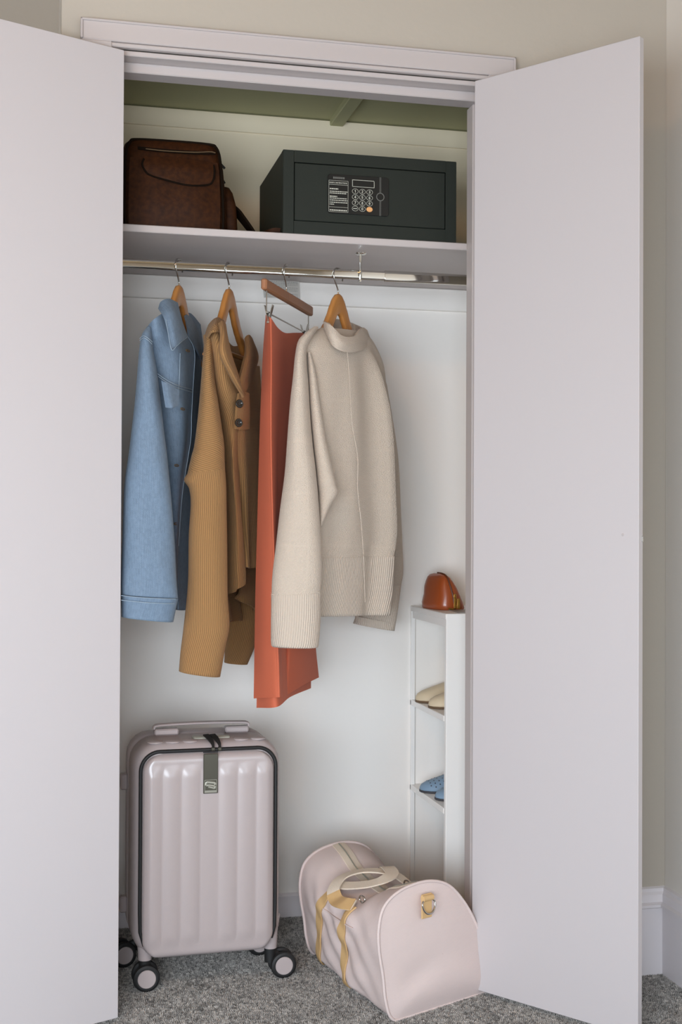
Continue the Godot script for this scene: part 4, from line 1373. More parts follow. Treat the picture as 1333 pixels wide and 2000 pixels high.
func sweater() -> void:
	var m: Material = mats.cream_wool
	var r: Material = mats.cream_wool_rib
	var t := thing("cream_sweater", "fuzzy cream wool sweater with a funnel collar, hanging rightmost on the rail", "sweater", v(0.03, 0.75, -0.2))
	var gauss := func(x: float, c: float, w: float) -> float: return exp(-(x - c) * (x - c) / (w * w))
	var fold := func(a: float, w: float) -> float:
		if sin(a) <= 0: return 0.0
		var x := cos(a)   # -1 near the left edge, 1 at the right
		return smoothstep(0.12, 0.8, w) * (0.048 * gauss.call(x, 0.28, 0.14) - 0.028 * gauss.call(x, 0.60, 0.15) + 0.012 * gauss.call(x, -0.25, 0.25)) + 0.002 * sin(x * 14.0 + w * 9.0) * w
	var s := Sh.new()
	s.cloth([
		[v(-0.0481,1.4531,-0.1474),v(0.0878,1.4674,-0.2882),0.018],
		[v(-0.0811,1.4296,-0.1133),v(0.1083,1.4491,-0.3094),0.03],
		[v(-0.0986,1.4071,-0.0951),v(0.1257,1.42,-0.3274),0.042],
		[v(-0.1071,1.3685,-0.0864),v(0.138,1.3896,-0.3402),0.05],
		[v(-0.1097,1.3232,-0.0837),v(0.1469,1.3333,-0.3494),0.054],
		[v(-0.1106,1.2277,-0.0828),v(0.1616,1.2484,-0.3646),0.056],
		[v(-0.1025,1.0935,-0.0911),v(0.1679,1.0976,-0.3711),0.054],
		[v(-0.0902,1.0035,-0.1038),v(0.175,0.9841,-0.3785),0.05],
		[v(-0.0839,0.9288,-0.1104),v(0.1562,0.9291,-0.359),0.046]], 96, 90, 0.9, fold, 0.0)
	part("body", s, m, t)
	s = Sh.new()
	s.cloth([
		[v(-0.0854,0.9356,-0.1088),v(0.158,0.9365,-0.3608),0.0475],
		[v(-0.0805,0.8674,-0.1139),v(0.153,0.8591,-0.3557),0.045],
		[v(-0.0772,0.8059,-0.1173),v(0.1391,0.7952,-0.3413),0.043]], 96, 16, 0.9, func(a, w): return fold.call(a, 1.0) + 0.001, 0.015)
	part("ribbed_hem", s, r, t)
	s = Sh.new()
	s.cloth([
		[v(-0.0741,1.447,-0.1137),v(-0.063,1.4471,-0.1113),0.02],
		[v(-0.0961,1.4301,-0.0968),v(-0.0784,1.4268,-0.0932),0.035],
		[v(-0.1134,1.4096,-0.0844),v(-0.0947,1.3963,-0.0806),0.045],
		[v(-0.1215,1.3759,-0.0774),v(-0.0973,1.3593,-0.0726),0.05],
		[v(-0.1266,1.3327,-0.0733),v(-0.0938,1.3184,-0.0667),0.052],
		[v(-0.135,1.2696,-0.0695),v(-0.0902,1.2532,-0.0605),0.054],
		[v(-0.1421,1.1935,-0.0657),v(-0.0855,1.1894,-0.0543),0.055],
		[v(-0.1481,1.1199,-0.062),v(-0.0786,1.1203,-0.048),0.054],
		[v(-0.1571,1.0478,-0.0599),v(-0.0736,1.0482,-0.0431),0.052],
		[v(-0.1662,0.9638,-0.0572),v(-0.0698,0.9642,-0.0378),0.05],
		[v(-0.1735,0.901,-0.0554),v(-0.0691,0.9047,-0.0346),0.047],
		[v(-0.1755,0.858,-0.0554),v(-0.0712,0.8639,-0.0346),0.045]], 56, 100, 0.85, func(a, w): return 0.005 * sin(a * 2.0 + 0.5 + w * 7.0) * sin(PI * w))
	var sl := part("sleeve", s, m, t)
	s = Sh.new()
	s.cloth([
		[v(-0.176,0.8591,-0.0555),v(-0.0706,0.8639,-0.0345),0.046],
		[v(-0.1763,0.8052,-0.0554),v(-0.0715,0.8054,-0.0346),0.045],
		[v(-0.1761,0.7568,-0.055),v(-0.0751,0.7526,-0.035),0.043],
		[v(-0.1734,0.748,-0.0543),v(-0.0794,0.746,-0.0357),0.038]], 56, 16, 0.85, null, 0.02)
	part("cuff", s, r, sl)
	seam([v(-0.1774,0.8603,-0.035),v(-0.1556,0.8618,-0.015),v(-0.1303,0.8634,-0.003),v(-0.1026,0.8648,-0.003),v(-0.0795,0.8652,-0.012)], 0.0018, m, sl)
	s = Sh.new()
	s.cloth([
		[v(-0.0935,1.3858,-0.0859),v(-0.0847,1.3858,-0.0841),0.02],
		[v(-0.0919,1.3448,-0.0819),v(-0.0743,1.3427,-0.0781),0.03],
		[v(-0.088,1.2591,-0.0762),v(-0.0629,1.2592,-0.0708),0.036],
		[v(-0.0829,1.195,-0.0722),v(-0.0533,1.1952,-0.0658),0.036],
		[v(-0.0764,1.1323,-0.069),v(-0.0404,1.1347,-0.061),0.033],
		[v(-0.0732,1.0987,-0.067),v(-0.0329,1.0978,-0.058),0.028],
		[v(-0.0708,1.0798,-0.0671),v(-0.0299,1.0788,-0.0579),0.024],
		[v(-0.0702,1.0485,-0.0642),v(-0.0462,1.0486,-0.0588),0.02],
		[v(-0.069,1.0083,-0.058),v(-0.0647,1.0061,-0.057),0.012]], 40, 70, 0.9, null)
	part("underarm_fold", s, m, t)
	s = Sh.new()
	s.cloth([
		[v(0.1004,1.4486,-0.3075),v(0.11,1.44,-0.305),0.02],
		[v(0.1319,1.4217,-0.349),v(0.144,1.413,-0.3457),0.03],
		[v(0.1583,1.3716,-0.3981),v(0.1706,1.3653,-0.3947),0.034],
		[v(0.1658,1.3405,-0.4155),v(0.1819,1.3379,-0.4111),0.034],
		[v(0.1926,1.1835,-0.4919),v(0.228,1.1835,-0.4821),0.034],
		[v(0.2018,1.0288,-0.5032),v(0.2398,1.0289,-0.4926),0.033],
		[v(0.2002,0.9366,-0.5057),v(0.2444,0.9434,-0.4932),0.032],
		[v(0.1739,0.8846,-0.4932),v(0.2407,0.889,-0.4746),0.03],
		[v(0.1417,0.8571,-0.4724),v(0.228,0.8564,-0.4489),0.028]], 48, 60, 0.9, null)
	sl = part("sleeve", s, m, t)
	s = Sh.new()
	s.cloth([
		[v(0.1386,0.8585,-0.4708),v(0.2273,0.8565,-0.4466),0.0285],
		[v(0.1172,0.7964,-0.4538),v(0.2141,0.7971,-0.4279),0.027],
		[v(0.1003,0.7631,-0.4382),v(0.2005,0.7447,-0.4117),0.025]], 48, 14, 0.9, null, 0.02)
	part("cuff", s, r, sl)
	s = Sh.new()
	s.patch([
		[v(-0.039,1.4688,-0.1569),v(-0.0368,1.4546,-0.1088),v(-0.0131,1.4286,-0.1045),v(0.0286,1.4375,-0.1549),v(0.066,1.4699,-0.2368),v(0.1005,1.478,-0.3229)],
		[v(-0.0415,1.4569,-0.1398),v(-0.0348,1.4289,-0.0964),v(-0.0068,1.4101,-0.1009),v(0.036,1.4215,-0.1554),v(0.0754,1.4478,-0.2393),v(0.1068,1.4608,-0.3222)],
		[v(-0.0405,1.4456,-0.1337),v(-0.0261,1.4022,-0.0982),v(0.0067,1.3957,-0.1178),v(0.0475,1.4083,-0.1672),v(0.0797,1.4283,-0.2367),v(0.1095,1.4466,-0.3179)]], 24, 10, 0.008)
	part("collar", s, m, t)
	s = Sh.new()
	s.patch([
		[v(-0.039,1.4688,-0.1569),v(0.0074,1.4966,-0.2769),v(0.0837,1.5042,-0.3847),v(0.1005,1.478,-0.3229)],
		[v(-0.0389,1.4549,-0.157),v(0.0075,1.4748,-0.277),v(0.0839,1.4815,-0.3849),v(0.1093,1.4598,-0.332)]], 20, 8, 0.006)
	part("collar", s, m, t)
	fuzz(t)
	seam([v(-0.0018,1.3914,-0.0874),v(-0.0013,1.3304,-0.0692),v(0.0014,1.2336,-0.0547),v(0.0141,1.1576,-0.0535),v(0.0145,1.0893,-0.0539),v(0.0259,1.0143,-0.0658),v(0.0356,0.9474,-0.0844),v(0.042,0.8788,-0.0968),v(0.0449,0.8374,-0.1027)], 0.0009, m, t, "front_seam", 70)

# loose hairs standing off the brushed wool, sown over every piece built so far
func fuzz(t: Node3D) -> void:
	var hair := Sh.new()
	hair.tube([v(0, -0.0005, 0), v(0.0004, 0.0018, 0), v(0.0014, 0.0036, 0.0004), v(0.0030, 0.0048, 0.001)], 0.00011, 3, 0.0, Vector3.ZERO, false, 0.4)
	hair.st.generate_normals()
	hair.st.index()
	var r := RandomNumberGenerator.new()
	r.seed = 23
	var spots := []
	for c in t.find_children("*", "MeshInstance3D", true, false):
		var arr: Array = c.mesh.surface_get_arrays(0)
		var pos: PackedVector3Array = arr[Mesh.ARRAY_VERTEX]
		var nor: PackedVector3Array = arr[Mesh.ARRAY_NORMAL]
		for i in pos.size():
			if r.randf() > 0.75: continue
			var n := nor[i]
			var a := n.cross(v(r.randfn(), r.randfn(), r.randfn())).normalized()
			if a.length() < 0.5: continue
			var k := r.randf_range(0.5, 1.2)
			spots.append(Transform3D(Basis(a, n, a.cross(n)).scaled(v(k, k, k)), pos[i] - t.position + a * r.randf_range(0, 0.003)))
	var mm := MultiMesh.new()
	mm.transform_format = MultiMesh.TRANSFORM_3D
	mm.mesh = hair.st.commit()
	mm.instance_count = spots.size()
	for i in spots.size(): mm.set_instance_transform(i, spots[i])
	var o := MultiMeshInstance3D.new()
	o.name = "fuzz"
	o.multimesh = mm
	o.material_override = mat("wool_hair", Color(0.86, 0.81, 0.76), 0.9)
	t.add_child(o)
	o.set_meta("kind", "stuff")

func suitcase() -> void:
	var m: Material = mats.suitcase_shell
	var pm: Material = mats.suitcase_plain
	var t := thing("cabin_suitcase", "pale pink hard-shell cabin suitcase on wheels at the left of the closet floor", "suitcase", v(-0.30, 0, -0.22))
	# own axes: x right, z to the front; origin on the floor under the middle of the front face
	var o := Transform3D(Basis(Vector3.UP, deg_to_rad(-2.0 * -1.0)), v(-0.2995, 0, -0.128))
	var X0 := -0.163
	var X1 := 0.163
	var Y0 := 0.072
	var Y1 := 0.536
	var s := Sh.new()
	# two shells with a rolled seam between them; rings run from back to front
	var rs := []
	for k in [[-0.205, 0.018, 0.04], [-0.199, 0.008, 0.048], [-0.188, 0.002, 0.052], [-0.17, 0.0, 0.055], [-0.115, 0.0, 0.055], [-0.112, 0.003, 0.053], [-0.106, 0.003, 0.053], [-0.103, 0.0, 0.055], [-0.04, 0.0, 0.055], [-0.018, 0.002, 0.053], [-0.007, 0.008, 0.048], [-0.002, 0.014, 0.043]]:
		rs.append(plate_ring(o, X0 + k[1], X1 - k[1], Y0 + k[1], Y1 - k[1], k[0], k[2]))
	s.rings(rs)
	var body := part("shell", s, pm, t)
	# zip round the front lid, open along the bottom
	s = Sh.new()
	var zx0 := X0 + 0.0150
	var zx1 := X1 - 0.0135
	var zy1 := Y1 - 0.0185
	var path := [o * v(zx0 + 0.010, Y0 + 0.030, 0.001), o * v(zx0 + 0.001, Y0 + 0.06, 0.001), o * v(zx0, Y0 + 0.10, 0.001)]
	for i in 12: path.append(o * v(zx0 + 0.042 - 0.042 * cos(PI / 2 * i / 11.0), zy1 - 0.042 + 0.042 * sin(PI / 2 * i / 11.0), 0.001))
	for i in 12: path.append(o * v(zx1 - 0.042 + 0.042 * sin(PI / 2 * i / 11.0), zy1 - 0.042 + 0.042 * cos(PI / 2 * i / 11.0), 0.001))
	path.append(o * v(zx1, Y0 + 0.10, 0.001))
	path.append(o * v(zx1 - 0.001, Y0 + 0.05, 0.0))
	path.append(o * v(zx1 - 0.008, Y0 + 0.025, -0.002))
	s.tube(path, 0.0042, 8, 0.0042, o.basis.z)
	part("zip", s, mats.rubber, t)
	# front lid with upright ribs
	s = Sh.new()
	var p := []
	var uv := []
	var LX0 := X0 + 0.0185
	var LX1 := X1 - 0.0175
	var LY0 := Y0 + 0.0015
	var LY1 := Y1 - 0.0235
	var N := 96
	var M := 90
	for i in M + 1:
		var row := PackedVector3Array()
		var w := PackedVector2Array()
		for j in N + 1:
			# a rounded rectangle laid over the grid
			var a := -1.0 + 2.0 * j / N
			var b := -1.0 + 2.0 * i / M
			var y := (LY0 + LY1) / 2 + b * (LY1 - LY0) / 2
			var r := 0.042
			var dy := maxf(0.0, absf(y - (LY0 + LY1) / 2) - ((LY1 - LY0) / 2 - r))
			var inset := r - sqrt(maxf(r * r - dy * dy, 0.0))
			var x := (LX0 + LX1) / 2 + a * ((LX1 - LX0) / 2 - inset)
			var edge := minf(minf(x - LX0 - inset, LX1 - inset - x), minf(y - LY0, LY1 - y))
			var z := 0.0135 * sqrt(clampf(1.0 - pow(1.0 - minf(edge, 0.016) / 0.016, 2.0), 0.0, 1.0))
			var f := smoothstep(0.018, 0.05, y - LY0) * smoothstep(0.02, 0.05, LY1 - y) * smoothstep(0.004, 0.02, minf(x - LX0, LX1 - x))
			var q := (x + 0.1435) / 0.041
			z += 0.0042 * f * pow(absf(sin(PI * q)), 0.7) * (0.3 if absf(x - 0.0) < 0.021 else 1.0)
			row.append(o * v(x, y, z))
			w.append(Vector2(x, -y))
		p.append(row); uv.append(w)
	s.grid(p, uv, null, 1.0)
	var inner := PackedVector3Array()
	var ring := []
	for j in N + 1: ring.append(p[0][j])
	for i in range(1, M + 1): ring.append(p[i][N])
	for j in range(1, N + 1): ring.append(p[M][N - j])
	for i in range(1, M): ring.append(p[M - i][0])
	var r0 := PackedVector3Array(ring)
	for q in ring: inner.append(q - o.basis.z * 0.012)
	s.rings([inner, r0], false, false)
	part("front_lid", s, m, t)
	# metal plate with its emblem
	s = Sh.new()
	s.box(v(0.032, 0.086, 0.003), o * Transform3D(Basis(), v(0.0015, 0.4685, 0.0165)), 0.0012)
	var pl := part("name_plate", s, mats.gunmetal, t)
	s = Sh.new()
	s.bx(o * v(-0.0145, 0.5125, 0.012) , o * v(0.0175, 0.5150, 0.0155), 0.0003)
	part("slot", s, mats.rubber, t)
	s = Sh.new()
	for e in [[0.0, 0.0115, 0.027, 0.001], [0.0, -0.0115, 0.027, 0.001], [0.013, 0.0, 0.001, 0.024], [-0.013, 0.0, 0.001, 0.024]]: s.box(v(e[2], e[3], 0.0008), o * Transform3D(Basis(), v(0.0015 + e[0], 0.4435 + e[1], 0.0182)), 0.0001)
	s.box(v(0.027, 0.005, 0.0007), o * Transform3D(Basis(), v(0.0015, 0.4300, 0.0182)), 0.0001)
	part("plate_frame", s, mats.plate_silver, pl)
	s = Sh.new()
	s.tube(Sh.spline([o * v(-0.0090, 0.4435, 0.0184), o * v(-0.0070, 0.4495, 0.0184), o * v(0.0010, 0.4490, 0.0184), o * v(0.0100, 0.4475, 0.0184), o * v(0.0115, 0.4440, 0.0184)], 20), 0.0030, 8, 0.0006, o.basis.y)
	s.tube(Sh.spline([o * v(-0.0085, 0.4425, 0.0184), o * v(-0.0030, 0.4435, 0.0184), o * v(0.0060, 0.4420, 0.0184), o * v(0.0125, 0.4395, 0.0184)], 20), 0.0024, 8, 0.0006, o.basis.y)
	s.tube(Sh.spline([o * v(-0.0040, 0.4400, 0.0184), o * v(0.0020, 0.4385, 0.0184), o * v(0.0095, 0.4365, 0.0184), o * v(0.0120, 0.4385, 0.0184)], 20), 0.0022, 8, 0.0006, o.basis.y)
	part("emblem", s, mats.plate_silver, pl)
	# zip pulls
	for x in [-0.008, 0.0065]:
		s = Sh.new()
		s.patch([[o * v(x - 0.0005, Y1 + 0.0085, -0.030), o * v(x + 0.012, Y1 + 0.0095, -0.030)], [o * v(x + 0.0055, Y1 + 0.003, -0.012), o * v(x + 0.017, Y1 + 0.0035, -0.012)], [o * v(x + 0.0125, Y1 - 0.006, 0.001), o * v(x + 0.0195, Y1 - 0.0055, 0.001)], [o * v(x + 0.0145, Y1 - 0.013, 0.0075), o * v(x + 0.019, Y1 - 0.013, 0.0075)]], 6, 16, 0.003)
		var pull := part("zip_pull", s, mats.rubber, t)
		s = Sh.new()
		s.box(v(0.009, 0.008, 0.006), o * Transform3D(Basis(), v(x + 0.0165, Y1 - 0.0165, 0.005)), 0.0015)
		part("slider", s, mats.gunmetal, pull)
	# carrying handle on top
	s = Sh.new()
	s.tube(Sh.spline([o * v(-0.108, Y1 + 0.014, -0.105), o * v(-0.104, Y1 + 0.0205, -0.105), o * v(-0.08, Y1 + 0.0225, -0.105), o * v(0.0, Y1 + 0.024, -0.105), o * v(0.08, Y1 + 0.0225, -0.105), o * v(0.104, Y1 + 0.0205, -0.105), o * v(0.108, Y1 + 0.014, -0.105)], 40), 0.0035, 10, 0.012, Vector3.UP)
	var hd := part("top_handle", s, pm, t)
	for x in [-0.08, 0.08]:
		s = Sh.new()
		s.box(v(0.054, 0.014, 0.026), o * Transform3D(Basis(), v(x, Y1 + 0.007, -0.105)), 0.003)
		part("handle_mount", s, pm, hd)
	s = Sh.new()
	s.box(v(0.084, 0.008, 0.02), o * Transform3D(Basis(), v(0.012, Y1 + 0.0005, -0.045)), 0.003)
	part("lock_case", s, mats.plate_silver, t)
	# scalloped shoulder of the shell: rib ends along the top edge
	for k in 7:
		var x := -0.114 + 0.038 * k
		if absf(x - 0.012) < 0.045: continue
		s = Sh.new()
		rs = []
		for e in [[0.0, 0.2], [0.15, 0.75], [0.5, 1.0], [0.85, 0.75], [1.0, 0.2]]:
			var rr := PackedVector3Array()
			for i in 12:
				var a := TAU * i / 12
				rr.append(o * v(x - 0.017 + 0.034 * e[0], Y1 - 0.002 + 0.004 * e[1] * sin(a), -0.024 + 0.018 * cos(a) * e[1]))
			rs.append(rr)
		s.rings(rs)
		part("rib_end", s, pm, t)
	# side handle and feet on the left side
	for y in [0.43, 0.155]:
		s = Sh.new()
		s.box(v(0.016, 0.036, 0.022), o * Transform3D(Basis(), v(X0 - 0.008, y, -0.135)), 0.003)
		part("side_foot", s, pm, t)
	# wheels at the four corners
	for e in [[-0.132, -0.002, 0.0], [0.173, -0.010, 0.0], [-0.164, -0.162, 0.25], [0.15, -0.165, 0.1]]:
		var w := Node3D.new()
		w.name = "wheel"
		t.add_child(w, true)
		var c: Vector3 = o * v(e[0], 0.0295, e[1])
		var ax := Transform3D(o.basis * Basis(Vector3.UP, e[2]) * Basis(Vector3.RIGHT, PI / 2), c)   # lathe axis y turned to the front
		s = Sh.new()
		var side: float = signf(e[0])
		var hx := -0.134 if side < 0 else 0.146
		if e[1] < -0.05: hx = -0.128 if side < 0 else 0.13
		var hz: float = e[1] - 0.022
		s.lathe([[0.0, 0.047], [0.0145, 0.047], [0.0150, 0.058], [0.0165, 0.085], [0.022, 0.12], [0.0, 0.125]], Transform3D(o.basis, o * v(hx, 0.018, hz)), 24)
		part("wheel_housing", s, pm, w)
		s = Sh.new()
		s.lathe([[0.0, 0.034], [0.0125, 0.034], [0.0135, 0.064], [0.0, 0.066]], Transform3D(o.basis, o * v(hx, 0.0, hz)), 20)
		s.tube([o * v(hx, 0.052, hz), o * v((hx + e[0]) / 2, 0.044, hz), o * v(e[0], 0.032, hz)], 0.0115, 12, 0.006)
		part("fork", s, mats.rubber, w)
		for z in [-0.004, -0.038]:
			s = Sh.new()
			var at := Transform3D(ax.basis, c + o.basis * Basis(Vector3.UP, e[2]) * v(0, 0, z))
			s.lathe([[0.0, -0.007], [0.024, -0.007], [0.0278, -0.005], [0.0292, 0.0], [0.0278, 0.005], [0.0235, 0.007], [0.0, 0.007]], at, 36)
			part("tyre", s, mats.rubber, w)
			if z > -0.01:
				s = Sh.new()
				s.lathe([[0.0, 0.0088], [0.0185, 0.0086], [0.0198, 0.0072], [0.0198, 0.006]], at, 36)
				part("hub_cap", s, pm, w)

func plate_ring(o: Transform3D, x0: float, x1: float, y0: float, y1: float, z: float, r: float) -> PackedVector3Array:
	var out := PackedVector3Array()
	for p in rounded(Vector3.ZERO, x1 - x0, y1 - y0, r, 0.0): out.append(o * v((x0 + x1) / 2 + p.x, (y0 + y1) / 2 + p.y, z))
	return out

# --- duffel bag: sections stand on W (across) and lean along A (away from the viewer)
var BAG_O := v(0.052, 0, 0.138)
var BAG_W := v(0.9044, 0, -0.4267)
var BAG_A := v(-0.4267, 0, -0.9044)
var bag_profile := []

func bag(s: float, k: float, lift := 0.0) -> Vector3:
	# s: 0 near end .. 1 far end; k: 0..1 round the section from the bottom left corner up the left side
	if bag_profile.is_empty():
		var q := [v(0.02, 0.002, 0), v(-0.012, 0.012, 0), v(-0.027, 0.05, 0), v(-0.034, 0.10, 0), v(-0.044, 0.15, 0), v(-0.046, 0.195, 0), v(-0.034, 0.235, 0), v(0.0, 0.2585, 0), v(0.05, 0.2685, 0), v(0.10, 0.266, 0), v(0.145, 0.249, 0), v(0.183, 0.214, 0), v(0.2186, 0.1645, 0), v(0.253, 0.095, 0), v(0.277, 0.035, 0), v(0.27, 0.006, 0), v(0.24, 0.001, 0), v(0.13, 0.001, 0)]
		bag_profile = Sh.loop(q, 180)
	var x := fposmod(k, 1.0) * 180
	var i := int(x) % 180
	var p: Vector3 = bag_profile[i].lerp(bag_profile[(i + 1) % 180], x - int(x))
	var mid := sin(PI * clampf(s, 0.0, 1.0))
	var h := lerpf(1.0, 0.93, s) - 0.20 * pow(mid, 1.3) * smoothstep(0.08, 0.25, p.y)
	var c := v(0.115, 0.12, 0)
	var across := (p.x - c.x) * (1.0 + 0.06 * mid * (1.0 - p.y / 0.27)) + c.x
	var wr := 0.004 * sin(s * 17.0 + p.y * 40.0) * mid + 0.003 * sin(p.y * 60.0 - s * 31.0) * mid
	var n := (p - c).normalized()
	var q2 := v(across, p.y * h, 0) + n * (wr * (0.3 if p.y < 0.02 else 1.0) + lift)
	q2.y = maxf(q2.y, 0.001)
	return BAG_O + BAG_W * (q2.x + 0.108 * s) + BAG_A * (0.41 * s) + Vector3.UP * q2.y

func duffel() -> void:
	var m: Material = mats.canvas
	var tan: Material = mats.tan_strap
	var t := thing("duffel_bag", "pale pink canvas duffel bag with tan straps on the carpet", "duffel bag", v(0.12, 0, -0.06))
	var s := Sh.new()
	var rs := []
	for i in 61:
		var r := PackedVector3Array()
		for k in 120: r.append(bag(i / 60.0, k / 120.0))
		rs.append(r)
	s.rings(rs, false, false)
	part("body", s, m, t)
	for e in [[0.0, 1.0, "end_panel"], [1.0, -1.0, "end_panel"]]:
		s = Sh.new()
		var c: Vector3 = BAG_O + BAG_W * (0.12 + 0.108 * e[0]) + BAG_A * 0.41 * e[0] + Vector3.UP * 0.115
		var pp := []
		var pu := []
		var cores := []
		for i in 41:
			var f := maxf(1.0 - pow(i / 40.0, 1.3), 0.004)
			var r := PackedVector3Array()
			var w := PackedVector2Array()
			for k in 121:
				var p := c.lerp(bag(e[0], k / 120.0), f)
				var x := (p - c).dot(BAG_W)
				var low := 1.0 - smoothstep(0.03, 0.12, p.y) * 0.5
				var dent := 0.006 * exp(-pow(x + 0.07, 2.0) / 0.003 - pow(p.y - 0.085 - 0.2 * (x + 0.05), 2.0) / 0.0008)
				r.append(p - BAG_A * e[1] * (0.021 * (1.0 - pow(f, 2.2)) * low - dent * (1.0 - pow(f, 6.0))))
				w.append(Vector2(x, -p.y))
			pp.append(r); pu.append(w); cores.append(c + BAG_A * e[1] * 0.1)
		s.grid(pp, pu, cores)
		part(e[2], s, m, t)
		s = Sh.new()
		var pipe := []
		for k in 120: pipe.append(bag(e[0], k / 120.0, 0.0018))
		s.tube(pipe, 0.0032, 8, 0.0, Vector3.ZERO, true)
		part("piping", s, m, t)
	# leather strips down both sides, leaning back towards the floor
	for s0 in [0.36, 0.64]:
		s = Sh.new()
		var rows := []
		for i in 13:
			var k := lerpf(0.008, 0.345, i / 12.0)
			var q: float = s0 + (0.15 if s0 < 0.5 else 0.24) * (1.0 - i / 12.0)
			rows.append([bag(q - 0.031, k, 0.003), bag(q, k, 0.0035), bag(q + 0.031, k, 0.003)])
		s.patch(rows, 8, 50, 0.003)
		part("side_strap", s, tan, t)
		ringlet(bag(s0 - 0.035, 0.375, 0.010), 0.009, BAG_A, Vector3.UP, t)
	for s0 in [0.36, 0.66]:
		s = Sh.new()
		var rows := []
		for i in 9:
			var k := lerpf(0.90, 0.53, i / 8.0)
			rows.append([bag(s0 - 0.031, k, 0.003), bag(s0, k, 0.0035), bag(s0 + 0.031, k, 0.003)])
		s.patch(rows, 8, 40, 0.003)
		part("side_strap", s, tan, t)
		ringlet(bag(s0 - 0.03, 0.515, 0.012), 0.009, BAG_A, Vector3.UP, t)
	# zip along the top
	s = Sh.new()
	var rows2 := []
	for i in 21:
		var q := lerpf(0.01, 0.99, i / 20.0)
		rows2.append([bag(q, 0.44, 0.001), bag(q, 0.46, 0.002), bag(q, 0.48, 0.001)])
	s.patch(rows2, 6, 60, 0.0025)
	part("zip_tape", s, mats.webbing, t)
	s = Sh.new()
	var line := []
	for i in 40: line.append(bag(lerpf(0.02, 0.98, i / 39.0), 0.46, 0.0035))
	s.tube(line, 0.0018, 6)
	part("zip_teeth", s, mats.plate_silver, t)
	# two webbing handles fallen over the top
	ribbon("handle", [bag(0.36, 0.35, 0.006), bag(0.42, 0.340, 0.018), bag(0.50, 0.340, 0.024), bag(0.57, 0.360, 0.026), bag(0.61, 0.40, 0.026), bag(0.60, 0.445, 0.026), bag(0.54, 0.48, 0.028), bag(0.46, 0.51, 0.026), bag(0.40, 0.53, 0.018), bag(0.36, 0.55, 0.008)], 0.030, mats.webbing, t)
	ribbon("handle", [bag(0.64, 0.345, 0.005), bag(0.62, 0.37, 0.016), bag(0.54, 0.40, 0.018), bag(0.44, 0.43, 0.020), bag(0.38, 0.46, 0.030), bag(0.40, 0.49, 0.036), bag(0.50, 0.505, 0.036), bag(0.60, 0.52, 0.024), bag(0.66, 0.545, 0.008)], 0.030, mats.webbing, t)
	ribbon("handle_grip", [bag(0.365, 0.35, 0.009), bag(0.42, 0.340, 0.0205), bag(0.50, 0.340, 0.0265), bag(0.55, 0.352, 0.028)], 0.0315, tan, t)
	# pocket edge on the left side
	s = Sh.new()
	line = []
	for i in 30: line.append(bag(lerpf(0.28, 0.74, i / 29.0), 0.262 + 0.012 * sin(PI * i / 29.0), 0.0018))
	s.tube(line, 0.0016, 6)
	part("pocket_edge", s, m, t)
	# D-ring tab on the near end
	var c := BAG_O + BAG_W * 0.068 - BAG_A * 0.014
	s = Sh.new()
	s.box(v(0.028, 0.050, 0.004), turned(BAG_W, Vector3.UP, c + Vector3.UP * 0.226 - BAG_A * 0.002), 0.0012)
	s.tube([c + Vector3.UP * 0.243 - BAG_A * 0.005 - BAG_W * 0.0135, c + Vector3.UP * 0.243 - BAG_A * 0.005 + BAG_W * 0.0135], 0.0065, 14)
	var tab := part("ring_tab", s, tan, t)
	s = Sh.new()
	var d := []
	for i in 28:
		var a := TAU * i / 28
		d.append(c - BAG_A * (0.009 - 0.003 * sin(a)) + BAG_W * 0.0175 * cos(a) + Vector3.UP * (0.232 + (0.0205 if sin(a) < 0 else 0.009) * sin(a)))
	s.tube(d, 0.0019, 8, 0.0, Vector3.ZERO, true)
	part("ring", s, mats.steel, tab)

func ringlet(c: Vector3, r: float, a: Vector3, b: Vector3, t: Node3D) -> void:
	var s := Sh.new()
	var p := []
	for i in 20: p.append(c + a * cos(TAU * i / 20) * r + b * sin(TAU * i / 20) * r * 0.8)
	s.tube(p, 0.0019, 8, 0.0, Vector3.ZERO, true)
	part("ring", s, mats.steel, t)

func ribbon(called: String, path: Array, w: float, m: Material, t: Node3D) -> void:
	var s := Sh.new()
	var q := Sh.spline(path, 60)
	var rows := []
	var c := BAG_O + BAG_W * 0.16 + BAG_A * 0.2 + Vector3.UP * -0.1
	for i in q.size():
		var d: Vector3 = (q[mini(i + 1, 60)] - q[maxi(i - 1, 0)]).normalized()
		var n: Vector3 = (q[i] - c).normalized()
		var x := d.cross(n).normalized()
		rows.append([q[i] - x * w / 2, q[i], q[i] + x * w / 2])
	s.patch(rows, 6, 60, 0.003)
	part(called, s, m, t)

